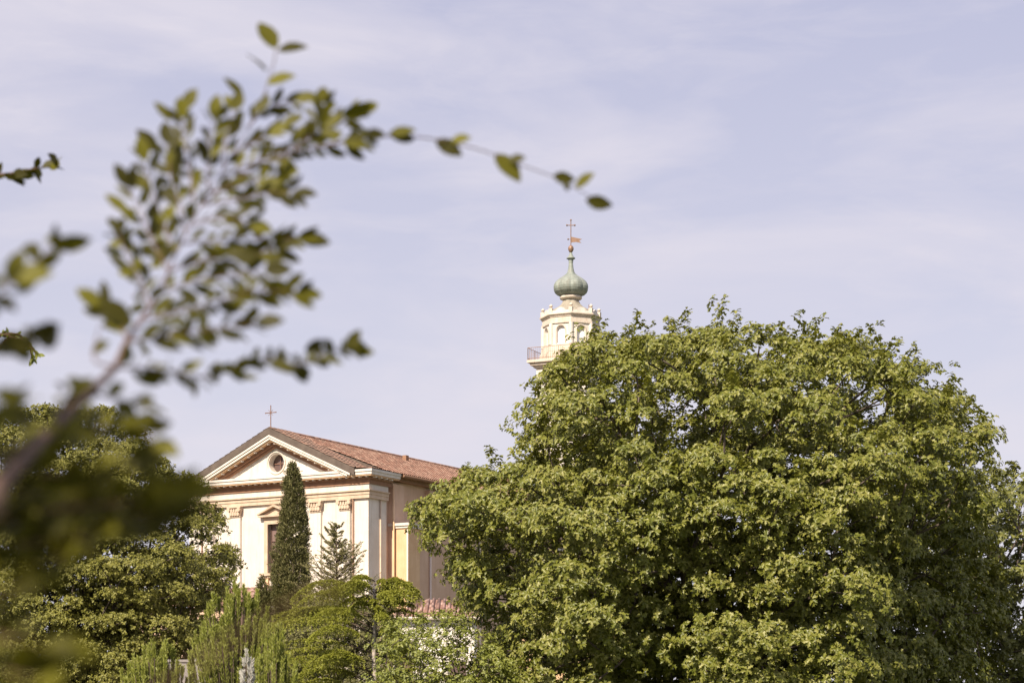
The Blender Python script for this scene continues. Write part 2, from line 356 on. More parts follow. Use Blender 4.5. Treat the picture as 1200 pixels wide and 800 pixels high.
for i in range(9):
    for s in (-1, 1):
        x = s*(.27+i*.53); z = zr(19.366, x); MB().box(x-.055, x+.055, -.60, -.36, z-.07, z+.03).build('modillion', M['white_stone'], ch)
# window of the middle bay
wf = MB()
wf.box(-.92, -.64, -.10, .3, 10.97, 14.40); wf.box(.64, .92, -.10, .3, 10.97, 14.40); wf.box(-.64, .64, -.10, .3, 14.13, 14.40)
wf.box(-.97, .97, -.13, -.002, 14.403, 14.58)
wf.box(-1.24, 1.24, -.36, -.002, 14.583, 14.70)
wd = wf.build('window', M['stone'], ch)
pd = MB()
for s in (-1, 1):
    P = [(0, 15.22), (s*1.28, 14.703), (s*1.28, 14.80), (0, 15.36)]; pd.prism(P if s > 0 else P[::-1], -.38, -.002)
pd.prism([(-1.0, 14.703), (1.0, 14.703), (0, 15.14)], -.12, -.003)
pd.build('window_pediment', M['stone'], wd)
MB().add([(-.64, .34, 10.97), (.64, .34, 10.97), (.64, .34, 14.13), (-.64, .34, 14.13)], [(0,1,2,3)]).build('pane', M['shutter'], wd)
gb = MB(); gb.box(-.03, .03, .28, .337, 10.97, 14.13)
for z in (12.0, 13.05): gb.box(-.64, .64, .285, .335, z-.025, z+.025)
for x in (-.62, .62): gb.box(x-.03, x+.03, .28, .336, 10.97, 14.13)
gb.build('glazing_bar', M['dark'], wd)
sl_ = MB(); sl_.box(-1.12, 1.12, -.30, .3, 10.80, 10.967); sl_.box(-1.02, 1.02, -.2, -.002, 10.68, 10.797); sl_.build('sill', M['stone'], wd)
for s in (-1, 1): MB().box(s*.72-.17, s*.72+.17, -.16, -.002, 9.7, 10.677).build('sill_bracket', M['ochre'], wd)
# front door (hidden low down by the gardens)
dr = MB(); dr.box(-1.2, 1.2, -.06, -.002, 0, 4.6); dr.build('door', M['shutter'], ch)
# roofs
rf = MB(); r2f = MB()
for s in (-1, 1):
    tile_sheet(rf, (0, 1.5, 20.10), (s*7.95, 1.5, 17.10), (0, 1, 0), 30)
    tile_sheet(r2f, (0, -.84, 20.24), (s*XE, -.84, 20.24-.454*XE), (0, 1, 0), 2.36, .4, .5, .07)
    tile_sheet(rf, (s*6.3, -.70, 17.30), (s*7.86, -.70, 17.15), (0, 1, 0), 2.6, .24, .42, .05)
rfo = rf.build('roof', M['tiles'], ch); r2f.build('gable_tile_cover', tile_mat('dark_old_tiles', [(.13, .085, .065), (.20, .12, .085), (.27, .15, .105)], .5, .4), ch)
rg = MB(); rg.tube([(0, y, 20.16) for y in np.arange(1.5, 31.6, .4)], .12, 8); rg.build('ridge_tile_row', M['tiles'], rfo, True)
ev = MB()
for s in (-1, 1):
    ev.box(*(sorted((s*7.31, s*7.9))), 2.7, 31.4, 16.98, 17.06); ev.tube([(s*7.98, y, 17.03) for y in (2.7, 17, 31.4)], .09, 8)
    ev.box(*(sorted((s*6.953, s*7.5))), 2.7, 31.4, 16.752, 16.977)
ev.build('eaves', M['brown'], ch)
bp_ = MB(); bp_.prism([(-7.85, 17.07), (7.85, 17.07), (0, 20.04)], 1.53, 31); bp_.build('gable_wall', M['lead'], ch)
vt = MB(); vt.box(1.2, 1.5, 13, 13.35, 19.5, 20.0); vt.build('roof_vent', M['brown'], ch)
# cross on the apex
cr = MB(); zc = 20.22
cr.tube([(0, -.6, zc-.1), (0, -.6, zc+1.42)], .03, 6); cr.tube([(-.42, -.6, zc+.98), (.42, -.6, zc+.98)], .03, 6)
for a_ in (45, 135, 225, 315):
    c, s = math.cos(R_(a_)), math.sin(R_(a_)); cr.tube([(c*.06, -.6, zc+.98+s*.06), (c*.26, -.6, zc+.98+s*.26)], .013, 5)
for q in ((-.42, .98), (.42, .98), (0, 1.42)):
    cr.lathe([(.001, zc+q[1]-.05), (.045, zc+q[1]), (.001, zc+q[1]+.05)], 8, q[0], -.6)
cr.lathe([(.10, zc-.12), (.06, zc), (.03, zc+.12)], 8, 0, -.6)
cr.build('cross', M['iron'], ch)

# ------------------------------------------------------------------ bell tower
TY = 150.0
tw = empty('bell_tower', ((669-600)/F*TY, TY, 0), R_(-24), 'pale octagonal bell tower with green copper onion dome, rising behind the big oak', 'bell tower')
def tz(y): return CAMZ + (HY-y)/F*TY
def tr_(p): return p/F*TY
OCT = R_(22.5)
def octo(mb, prof): mb.lathe([(tr_(r), tz(y)) for r, y in prof], 8, ph=OCT)
hs = 2.05
MB().box(-hs, hs, -hs, hs, 0, tz(434)).build('shaft', M['towerwhite'], tw)
c = MB(); c.box(-hs-.18, hs+.18, -hs-.18, hs+.18, tz(434)+.002, tz(431.5)); c.box(-hs-.38, hs+.38, -hs-.38, hs+.38, tz(431.5)+.002, tz(428.5)); c.build('balcony_corbel', M['towerstone'], tw)
hb = 2.62
MB().box(-hb, hb, -hb, hb, tz(428.5)+.002, tz(425.5)).build('balcony_floor', M['towerstone'], tw)
rl = MB(); rt, rb = tz(425.5)+.95, tz(425.5)
q = hb-.06
for z in (rt, rb+.12):
    cs = [(-q,-q,z),(q,-q,z),(q,q,z),(-q,q,z)]
    for i in range(4): rl.tube([cs[i], cs[(i+1) % 4]], .022, 5)
for i in range(33):
    t = -q + 2*q*i/32
    for p in ((t,-q),(t,q),(-q,t),(q,t)): rl.tube([(p[0],p[1],rb), (p[0],p[1],rt)], .009 if i % 8 else .025, 4)
rl.build('railing', M['pipe'], tw)
d = MB(); octo(d, [(37, 425.4), (36.5, 416.5), (35.5, 415.5), (34.5, 410), (34.5, 408.5)]); d.build('drum_base', M['towerstone'], tw)
# drum wall with eight niches: faces with arched openings
d = MB(); Rv = tr_(33); ap = Rv*math.cos(OCT); hwf = Rv*math.sin(OCT); z0, z1 = tz(408.45), tz(384)
zb, zs, hw_ = tz(406.8), tz(392.0), .33
def face_pt(k, u, z, dep):
    a_ = math.pi/4*k; n_ = np.array([math.cos(a_), math.sin(a_)]); t_ = np.array([-n_[1], n_[0]])
    p = n_*(ap+dep) + t_*u; return (p[0], p[1], z)
def face_prism(mb, k, poly, d0, d1):
    n = len(poly); vs = [face_pt(k, u, z, d1) for u, z in poly] + [face_pt(k, u, z, d0) for u, z in poly]
    mb.add(vs, [tuple(range(n)), tuple(range(2*n-1, n-1, -1))] + [(i, i+n, (i+1) % n+n, (i+1) % n) for i in range(n)])
arc = [(hw_*math.cos(t), zs+hw_*math.sin(t)) for t in np.linspace(0, math.pi, 13)]
for k in range(8):
    vs, fs = [], []
    inner = [(hw_, zb)] + arc + [(-hw_, zb)]
    outer = []
    for (u, z) in inner: outer.append((u, z))
    # left/right/bottom/top strips
    for poly in ([(-hwf, z0), (-hw_, z0), (-hw_, zs), (-hwf, zs)], [(hw_, z0), (hwf, z0), (hwf, zs), (hw_, zs)], [(-hw_, z0), (hw_, z0), (hw_, zb), (-hw_, zb)],
                 [(hwf, zs), (hwf, z1), (0, z1), (0, zs+hw_)] + arc[5::-1] , [(-hwf, z1), (-hwf, zs)] + arc[12:6:-1] + [(0, zs+hw_), (0, z1)]):
        d.add([face_pt(k, u, z, 0) for u, z in poly], [tuple(range(len(poly)))])
    ps = inner; m_ = len(ps)
    vs = [face_pt(k, u, z, 0) for u, z in ps] + [face_pt(k, u, z, -.22) for u, z in ps]
    d.add(vs, [(i, i+m_, i+1+m_, i+1) for i in range(m_-1)])
d.lathe([(Rv-.01, z0-.002), (Rv-.01, z0-.001)], 8, ph=OCT); d.lathe([(Rv-.02, z1+.0), (Rv-.02, z1+.01)], 8, ph=OCT)
d.build('drum', M['towerwhite'], tw)
for k in range(8):
    w = MB(); vs = [face_pt(k, u, z, -.21) for u, z in [(hw_+.02, zb-.02)] + arc + [(-hw_-.02, zb-.02)]]; w.add(vs, [tuple(range(len(vs)))])
    wo = w.build('blind_window', M['niche'], tw)
    fr = MB()
    pts = [face_pt(k, u*1.2, z if i in (0, 14) else zs+(z-zs)*1.2, .02) for i, (u, z) in enumerate([(hw_, zb)] + arc + [(-hw_, zb)])]
    fr.tube(pts, .05, 6); fr.build('window_frame', M['towerstone'], wo)
    a_ = OCT + math.pi/4*k
    p = MB(); p.lathe([(.17, z0), (.17, z1)], 8, Rv*math.cos(a_)*.985, Rv*math.sin(a_)*.985, a_); p.build('corner_pilaster', M['towerwhite'], tw)
d = MB(); octo(d, [(34.6, 384), (34.6, 381.8), (33.6, 381.7), (33.6, 376.6), (34.4, 376.5), (35.3, 374.6), (36.8, 374), (36.8, 372.6), (35.5, 371.8), (34.8, 371.6)]); d.build('cornice', M['towerstone'], tw)
# parapet with scrolled crest and urns
d = MB(); Rp = tr_(34); app = Rp*math.cos(OCT); hp = Rp*math.sin(OCT); zp = tz(371.6)
for k in range(8):
    crest = [(-hp, 0), (hp, 0), (hp, .28), (hp*.78, .30), (hp*.62, .22), (hp*.45, .30), (hp*.30, .52), (hp*.12, .62), (-hp*.12, .62), (-hp*.30, .52), (-hp*.45, .30), (-hp*.62, .22), (-hp*.78, .30), (-hp, .28)]
    a_ = math.pi/4*k; n_ = np.array([math.cos(a_), math.sin(a_)]); t_ = np.array([-n_[1], n_[0]])
    P = [tuple(n_*app + t_*u) + (zp+h*.62,) for u, h in crest]; Q = [tuple(n_*(app-.18) + t_*u*.93) + (zp+h*.62,) for u, h in crest]; m_ = len(P)
    d.add(P+Q, [tuple(range(m_)), tuple(range(2*m_-1, m_-1, -1))] + [(i, i+m_, (i+1) % m_+m_, (i+1) % m_) for i in range(m_)])
d.build('parapet', M['towerwhite'], tw)
for k in range(8):
    a_ = OCT + math.pi/4*k; X, Y_ = (Rp-.08)*math.cos(a_), (Rp-.08)*math.sin(a_)
    u = MB(); u.box(X-.14, X+.14, Y_-.14, Y_+.14, zp, zp+.36)
    u.lathe([(.05, zp+.36), (.11, zp+.40), (.07, zp+.43), (.14, zp+.49), (.15, zp+.56), (.08, zp+.62), (.05, zp+.65), (.01, zp+.70)], 10, X, Y_)
    u.build('urn', M['towerstone'], tw, False)
gore = lambda a_: .935 + .065*abs(math.sin(4*(a_-OCT)))
d = MB(); d.lathe([(tr_(r), tz(y)) for r, y in [(27, 371.5), (26, 366), (21, 363.5), (15.5, 360.5), (11.8, 357), (10, 353.5), (9.5, 351.6)]], 32, ph=OCT, mod=gore); d.build('dome_skirt', surf('stained_copper', (.27, .24, .185), (.36, .32, .26), 2, .65, .1, .7, (.17, .13, .09)), tw)
d = MB(); d.lathe([(tr_(r), tz(y)) for r, y in [(9.5, 351.6), (12.6, 350.6), (13.2, 349), (12.6, 347.4), (11.2, 347)]], 24); d.build('dome_collar', M['towerstone'], tw, True)
d = MB(); d.lathe([(tr_(r), tz(y)) for r, y in [(11.2, 347), (14, 346.2), (17, 344.8), (19.4, 342.5), (20.7, 339.8), (21.1, 337), (20.6, 334.2), (19, 331.4), (16.5, 328.8), (13.2, 326.4), (10, 324.3), (7.2, 322.3), (5, 320.2)]], 48, ph=OCT, mod=gore)
d.build('onion_dome', M['copper'], tw)
d = MB(); d.lathe([(tr_(r), tz(y)) for r, y in [(5, 320.2), (3.9, 318), (3.0, 314), (2.5, 309), (2.8, 305), (3.6, 303.6), (5.2, 303.1), (5.2, 302.5), (3.6, 301.2), (2.2, 298.8), (1.3, 296)]], 16); d.build('dome_neck', M['copper'], tw)
d = MB(); d.lathe([(tr_(r), tz(y)) for r, y in [(1.2, 296), (2.2, 294.8), (3.1, 292.9), (3.3, 291.3), (2.9, 289.4), (1.8, 288), (.6, 287.2)]], 16); d.build('ball', M['gilt'], tw, True)
d = MB(); d.tube([(0,0,tz(287.4)), (0,0,tz(257.6))], .035, 6)
dx, dy = math.cos(R_(24)), math.sin(R_(24))
def tx(px, y): return (tr_(px)*dx, tr_(px)*dy, tz(y))
d.tube([tx(-4.6, 264), tx(4.6, 264)], .035, 6)
for px, y in ((-4.6, 264), (4.6, 264), (0, 258)):
    X, Y_, Z = tx(px, y); d.lathe([(.01, Z-.09), (.085, Z), (.01, Z+.09)], 8, X, Y_)
d.build('cross', M['gilt'], tw)
d = MB()
fl = [(.4, 277.5), (13, 280.2), (9.8, 282), (12.2, 284.8), (6, 283.6), (.4, 284.2)]
vs = [np.array(tx(a_, b_)) for a_, b_ in fl]; off = np.array([-dy, dx, 0])*.012
d.add([v-off for v in vs] + [v+off for v in vs], [tuple(range(6)), tuple(range(11, 5, -1))] + [(i, i+6, (i+1) % 6+6, (i+1) % 6) for i in range(6)])
d.tube([tx(-3, 280.4), tx(.4, 280.4)], .02, 5); X, Y_, Z = tx(-3.2, 280.4); d.lathe([(.01, Z-.08), (.08, Z), (.01, Z+.08)], 8, X, Y_)
d.build('weathervane', M['gilt'], tw)
d = MB(); d.tube([tx(21, 371)[:2] + (zp,), tx(21, 371)[:2] + (zp+1.0,)], .025, 5); d.build('lightning_rod', M['iron'], tw)

# ------------------------------------------------------------------ low buildings among the trees
def hip_house(name, label, x0, x1, y0, y1, ze, rise, wallm, tm, base=0, over=.22):
    t = empty(name, ((x0+x1)/2, y0, base), 0, label, 'house')
    hx, dp = (x1-x0)/2, y1-y0
    MB().box(-hx, hx, 0, dp, 0, ze).build('wall', wallm, t)
    w, dd = hx+over, dp/2+over; rx = max(.3, w-dd*1.0)
    r = MB(); z = ze
    r.add([(-w, -over, z), (w, -over, z), (w, dp+over, z), (-w, dp+over, z), (-rx, dp/2, z+rise), (rx, dp/2, z+rise)], [(0,1,5,4), (1,2,5), (2,3,4,5), (3,0,4), (0,3,2,1)])
    ro = r.build('roof', tm, t)
    # half-round tile rows lying on the slopes
    tl = MB(); sl = (rise)/(dp/2+over)
    for s0, yy0, yd in ((-1, -over, 1), (1, dp+over, -1)):
        k = int(2*w/.24)
        for i in range(k):
            x = -w + .12 + i*.24; run = (dp/2+over) if abs(x) <= rx else (dp/2+over)*max(.05, (w-abs(x))/(w-rx))
            tl.tube([(x, yy0, z+.02), (x, yy0+yd*run, z+.02+sl*run)], .075, 6)
    sl2 = rise/(w-rx)
    for s in (-1, 1):
        k = int((dp+2*over)/.24)
        for i in range(k):
            y = -over+.12+i*.24; m_ = min(y+over, dp+over-y); run = (w-rx)*min(1, m_/(dp/2+over))
            tl.tube([(s*w, y, z+.02), (s*(w-run), y, z+.02+sl2*run)], .075, 6)
    tl.build('tile_row', tm, ro, True)
    gt = MB(); gt.tube([(-w, -over-.06, z-.03), (w, -over-.06, z-.03)], .07, 6); gt.build('gutter', M['palepipe'], t)
    return t
px = lambda p, Y: (p-600)/F*Y
h = hip_house('white_house', 'low white house with a shallow red tiled hip roof, half hidden behind the young tree', px(462, 82), px(556, 82), 82, 88, 5.95, .95, M['white'], M['tiles2'])
for x in (-1.3, 1.0):
    w = MB(); w.box(x-.45, x+.45, -.04, -.002, 2.6, 4.2); wo = w.build('window', M['white_stone'], h)
    MB().box(x-.36, x+.36, -.055, -.042, 2.7, 4.1).build('pane', M['glass'], wo)
hip_house('ochre_house', 'ochre plastered house with a tiled roof behind the lower left of the big oak', px(610, 100), px(735, 100), 100, 107, 6.6, 1.1, M['ochre'], M['tiles2'])
# annex in front of the facade: its tiled roof shows under the facade
an = empty('church_annex', tuple(np.array([-15.16, 123.55, 0]) + np.array([math.cos(TH)*-1.2, -math.sin(TH)*-1.2, 0]) + np.array([math.sin(TH), math.cos(TH), 0])*-5.5), -TH,
           'low annex with a ribbed terracotta tiled roof right below the church facade', 'annex')
MB().box(-4.5, 3.6, -2.2, 4.8, 0, 8.4).build('wall', M['peach'], an)
r = MB(); tile_sheet(r, (-4.8, 2.0, 9.75), (-4.8, -2.6, 8.35), (1, 0, 0), 8.7, .30, .45, .10, 6); tile_sheet(r, (-4.8, 2.0, 9.75), (-4.8, 5.2, 8.75), (1, 0, 0), 8.7, .30, .45, .10, 6)
r.build('roof', M['tiles2'], an)
gw = MB(); x0, x1 = px(196, 78), px(252, 78)
t = empty('garden_wall', ((x0+x1)/2, 78, 0), 0, 'grey garden wall behind the pines at the lower left', 'wall')
MB().box(-(x1-x0)/2, (x1-x0)/2, 0, .35, 0, 3.95).build('wall_body', M['wallgrey'], t)
MB().box(-(x1-x0)/2-.03, (x1-x0)/2+.03, -.06, .41, 3.952, 4.05).build('coping', M['wallgrey'], t)

# ------------------------------------------------------------------ trees
def inside(poly, p):
    x, y = p[:, 0], p[:, 1]; r = np.zeros(len(p), bool); n = len(poly)
    for i in range(n):
        (x0, y0), (x1, y1) = poly[i], poly[(i+1) % n]
        if y0 == y1: continue
        c = ((y0 > y) != (y1 > y)) & (x < (x1-x0)*(y-y0)/(y1-y0)+x0); r ^= c
    return r
def pdist(poly, p):
    d = np.full(len(p), 1e9); n = len(poly)
    for i in range(n):
        a, b = np.array(poly[i], float), np.array(poly[(i+1) % n], float); e = b-a
        t = np.clip(((p-a)@e)/(e@e+1e-9), 0, 1); d = np.minimum(d, np.linalg.norm(p-a-t[:, None]*e, axis=1))
    return d
def clumps(poly, Y, T, D, spacing, inset, n, rng, gap=0, gscale=.95, yoff=None, lobes=None):
    "centres of leaf masses filling a rounded crown with the given outline, T metres half-depth"
    poly = np.array(poly, float); lo, hi = poly.min(0), poly.max(0)
    p = lo + rng.random((n*6, 2))*(hi-lo); p = p[inside(poly, p)]; d = pdist(poly, p)
    k = d > inset; p, d = p[k], d[k]
    th = T*np.sqrt(np.clip(1-(1-np.minimum(d/D, 1))**2, .02, 1))
    off = th*np.sign(rng.random(len(p))-.5)*np.sqrt(rng.random(len(p)))
    Yc = Y + off + (yoff(p) if yoff else 0)
    P = np.stack([(p[:, 0]-600)/F*Y, Yc, CAMZ+(HY-p[:, 1])/F*Y], 1)
    P[:, 0] *= Yc/Y; P[:, 2] = CAMZ + (P[:, 2]-CAMZ)*Yc/Y
    if gap:
        q = P*gscale; nz = np.sin(q[:, 0]*1.9+q[:, 2]*.7+1)*np.sin(q[:, 1]*1.7-q[:, 2]*.9+2)*np.sin(q[:, 2]*2.1+q[:, 0]*.6)
        P = P[nz < 1-gap]
    if lobes:                          # big boughs: masses gather round bough ends, with valleys between
        Lc = np.zeros((0, 3)); cen = P.mean(0) - [0, 0, 1.5]; far = np.linalg.norm((P-cen)/[1.2, 1, .9], axis=1); big = np.quantile(far, .45)
        for c in P[far > big]:
            if len(Lc) == 0 or np.min(np.sum((Lc-c)**2, 1)) > lobes[0]**2: Lc = np.vstack([Lc, c])
        dl = np.min(np.linalg.norm((P[:, None]-Lc[None])*[1, 1, 1.35], axis=2), axis=1)
        P = P[(dl < lobes[1]) | ((far < np.quantile(far, .40)) & (rng.random(len(P)) < .6))]
    keep = np.zeros((0, 3))
    for c in P:
        if len(keep) == 0 or np.min(np.sum((keep-c)**2, 1)) > spacing**2: keep = np.vstack([keep, c])
    return keep[keep[:, 2] > .8]
def limbs(C, base, fork, rng, r0, tip=.014, extra=()):
    "trunk and limbs that reach every clump: greedy shortest tree from the fork, radii by the pipe model"
    nodes = [np.array(base, float), np.array(base)*.5+np.array(fork)*.5 + [.1, 0, 0], np.array(fork, float)] + [np.array(e, float) for e in extra]
    par = [-1, 0, 1] + [2]*len(extra); plen = [0., 1., 2.] + [2+np.linalg.norm(np.array(e)-fork) for e in extra]
    n = len(C); best = np.full(n, 1e18); bi = np.zeros(n, int); done = np.zeros(n, bool)
    def upd(j):
        q = np.linalg.norm(C-nodes[j], axis=1); cost = q + .45*plen[j]
        k = cost < best; best[k] = cost[k]; bi[k] = j
    for j in range(2, len(nodes)): upd(j)
    for _ in range(n):
        i = int(np.argmin(np.where(done, 1e18, best))); done[i] = True; j = bi[i]
        a, b = nodes[j], C[i]; mid = a*.5+b*.5 + rng.normal(0, .07, 3)*np.linalg.norm(b-a) + [0, 0, .06*np.linalg.norm(b-a)]
        nodes.append(mid); par.append(j); plen.append(plen[j]+np.linalg.norm(mid-a)); m_ = len(nodes)-1
        nodes.append(b); par.append(m_); plen.append(plen[m_]+np.linalg.norm(b-mid)); upd(len(nodes)-1)
    m_ = len(nodes); w = np.zeros(m_); nch = np.zeros(m_, int)
    for j in range(m_-1, 0, -1):
        if w[j] == 0: w[j] = tip**2.2
        w[par[j]] += w[j]
    w[0] = max(w[0], w[1]); rad = w**(1/2.2); rad = np.maximum(rad*min(1.6, r0/rad[0]), tip*.6); rad[0] = r0*1.25
    mb = MB()
    for j in range(1, m_):
        p = par[j]; s = 10 if rad[j] > .1 else (6 if rad[j] > .03 else 4)
        ra = min(rad[p], rad[j]*1.35); mb.tube([nodes[p], nodes[j]], [ra, rad[j]], s)
    return mb
OAKV = [(0,0,0), (-.10,.18,.03), (-.25,.36,.10), (-.11,.50,.02), (-.29,.72,.02), (-.10,.78,-.10), (0,1,-.22),
        (.10,.18,.03), (.25,.36,.10), (.11,.50,.02), (.29,.72,.02), (.10,.78,-.10), (0,.5,-.03)]
OAKF = [(0, 12, 3, 2, 1), (12, 6, 5, 4, 3), (0, 7, 8, 9, 12), (12, 9, 10, 11, 6)]
LEAFV = [(0,0,0), (-.27,.38,.07), (-.20,.75,.02), (0,1,-.10), (.27,.38,.07), (.20,.75,.02)]
LEAFF = [(0, 3, 2, 1), (0, 4, 5, 3)]
def rosettes(C, rad, nr, nl, size, rng, centre, flat=.6, shoots=0, tilt=(62, 106), up=.45):
    "whorls of leaves on the outer and upper side of each clump"
    P, A, Nn, Sc = [], [], [], []
    def whorl(p, ax, n, sz):
        ax = ax/np.linalg.norm(ax); t = np.cross(ax, [.3, .5, .8]); t /= np.linalg.norm(t); b = np.cross(ax, t); ph = rng.random()*6.28
        th = np.radians(rng.uniform(*tilt, n)); az = ph + np.arange(n)*2.4 + rng.normal(0, .3, n)
        rdl = np.cos(az)[:, None]*t + np.sin(az)[:, None]*b
        a = np.cos(th)[:, None]*ax + np.sin(th)[:, None]*rdl + np.array([0, 0, -.22]); nrm = np.sin(th)[:, None]*ax - np.cos(th)[:, None]*rdl + rng.normal(0, .30, (n, 3))
        P.append(p + ax*rng.uniform(-.10, .06, n)[:, None]); A.append(a); Nn.append(nrm); Sc.append(sz*rng.uniform(.7, 1.2, n))
    for c in C:
        r = rad*rng.uniform(.7, 1.25); outw = norm(c-centre)
        k = max(3, int(nr*rng.uniform(.7, 1.3)*(r/rad)**1.3))
        dd = norm(rng.normal(0, 1, (k*2, 3)) + outw*.55 + [0, 0, up])[:k]
        for d_ in dd:
            p = c + d_*np.array([r, r, flat*r])*rng.uniform(.5, 1.05)
            whorl(p, d_*[.8, .8, .5] + [0, 0, .45] + outw*.6 + np.array([-.1, -.25, 0]) + rng.normal(0, .18, 3), rng.integers(nl-2, nl+3), size)
        if shoots and outw[2] > .35 and rng.random() < shoots:
            p = c + np.array([rng.normal(0, .25), rng.normal(0, .25), flat*r]); hgt = rng.uniform(.3, .9)*rad
            for q in np.linspace(0, 1, 6): whorl(p + np.array([rng.normal(0, .10), rng.normal(0, .10), q*hgt]), np.array([rng.normal(0, .35), rng.normal(0, .35), 1.]), nl+2, size)
    return np.concatenate(P), np.concatenate(A), np.concatenate(Nn), np.concatenate(Sc)
def leafy(name, label, cat, poly, Y, T, D, spacing, inset, rad, nr, nl, size, leafm, barkm, base_px, fork, seed, shoots=0, tmpl=(OAKV, OAKF), gap=0, flat=.6, up=.45, r0=.35, tip=.014, ntry=1500, extra=(), tilt=(62, 106), group=None, yoff=None, lobes=None):
    rng = np.random.default_rng(seed)
    C = clumps(poly, Y, T, D, spacing, inset, ntry, rng, gap, yoff=yoff, lobes=lobes)
    b = np.array([(base_px-600)/F*Y, Y, 0.]); t = empty(name, tuple(b), 0, label, cat, group)
    cen = C.mean(0) - [0, 0, 2.0]
    P, A, Nn, Sc = rosettes(C, rad, nr, nl, size, rng, cen, flat, shoots, tilt, up)
    limbs(C-b, (0, 0, -.1), fork, rng, r0, tip, extra).build('trunk', barkm, t, True)
    scatter('crown', tmpl[0], tmpl[1], P-b, frames(A, Nn), Sc, leafm, t)
    print(name, len(C), 'clumps', len(P), 'leaves')
    return t
OAK = [(466,590),(500,570),(518,556),(540,538),(558,545),(572,528),(598,500),(610,464),(620,438),(642,414),(680,398),(706,382),(738,376),(764,380),(800,384),(824,366),(850,374),(884,372),(912,380),(936,378),
       (960,392),(990,386),(1022,392),(1050,408),(1086,418),(1112,436),(1128,466),(1158,482),(1172,512),(1168,545),(1172,610),(1185,680),(1190,760),(1170,880),(980,900),(760,900),(600,880),(550,800),(548,750),(528,700),(506,672),(498,640),(476,616)]
leafy('oak_tree', 'big round oak with lobed leaves and a dense sunlit green crown filling the right half', 'tree', OAK, 52, 6.6, 190, .98, 28, .92, 44, 9, .160,
      M['oak'], M['bark'], 815, (.2, 0, 3.6), 3, shoots=.7, gap=.12, lobes=(2.35, 1.32), flat=.55, up=.8, yoff=lambda p: 4.5*np.clip((p[:,0]-990)/70, 0, 1)*np.clip((p[:,1]-600)/60, 0, 1) + 2.5*np.clip((p[:,1]-640)/50, 0, 1)*np.clip(1-np.abs(p[:,0]-770)/70, 0, 1), r0=.42, ntry=12000, extra=((-2.6, -.6, 5.2), (-1.2, 1.2, 6.4), (1.6, .5, 6.0), (3.2, -.8, 5.0), (.4, -1.6, 7.2)))
OAK2 = [(1080,590),(1112,560),(1140,540),(1170,536),(1200,544),(1230,546),(1270,580),(1280,640),(1320,740),(1320,880),(1060,880),(1080,700)]
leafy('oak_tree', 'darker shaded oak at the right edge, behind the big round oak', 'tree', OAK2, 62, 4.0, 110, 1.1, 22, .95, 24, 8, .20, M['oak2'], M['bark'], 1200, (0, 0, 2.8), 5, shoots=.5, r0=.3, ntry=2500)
LIN = [(-60,560),(-20,500),(40,470),(100,476),(128,470),(150,494),(178,508),(192,530),(212,548),(234,560),(246,580),(262,602),(272,628),(280,655),(276,690),(262,716),(270,760),(250,880),(-80,880),(-120,700)]
leafy('lime_tree', 'broad dark lime tree with small yellowish leaves left of the church facade', 'tree', LIN, 84, 6.0, 120, 1.08, 12, .95, 115, 8, .115, M['linden'], M['bark'], 95, (0, 0, 3.2), 7, gap=.08, lobes=(2.5, 1.45), flat=.55, up=.8, tmpl=(LEAFV, LEAFF),
      r0=.4, ntry=7000, extra=((-2, 0, 5.5), (1.8, -.5, 6), (.3, .8, 8)), tilt=(30, 105))
YNG = [(448,732),(470,724),(486,720),(505,722),(530,722),(552,728),(580,752),(606,790),(620,880),(440,880),(436,800),(442,750)]
leafy('young_tree', 'slender young tree with fresh green leaves, loosely screening the low white house', 'tree', YNG, 47, 1.6, 60, .44, 5, .48, 10, 7, .115, M['young'], M['bark'], 520, (0, 0, 1.4), 11, gap=.15, r0=.09, tip=.006, ntry=1200)

YEW = [(330,735),(345,708),(372,700),(400,706),(432,700),(455,706),(470,722),(478,760),(480,880),(320,880),(322,780)]
leafy('evergreen_bush', 'dense dark evergreen bush filling the gap behind the cedar, at the foot of the facade', 'bush', YEW, 72, 1.8, 60, .62, 8, .55, 70, 8, .085, M['cypress'], M['bark'], 395, (0, 0, 1.2), 13, tmpl=(LEAFV, LEAFF), up=.7, r0=.1, tip=.008, ntry=1500)

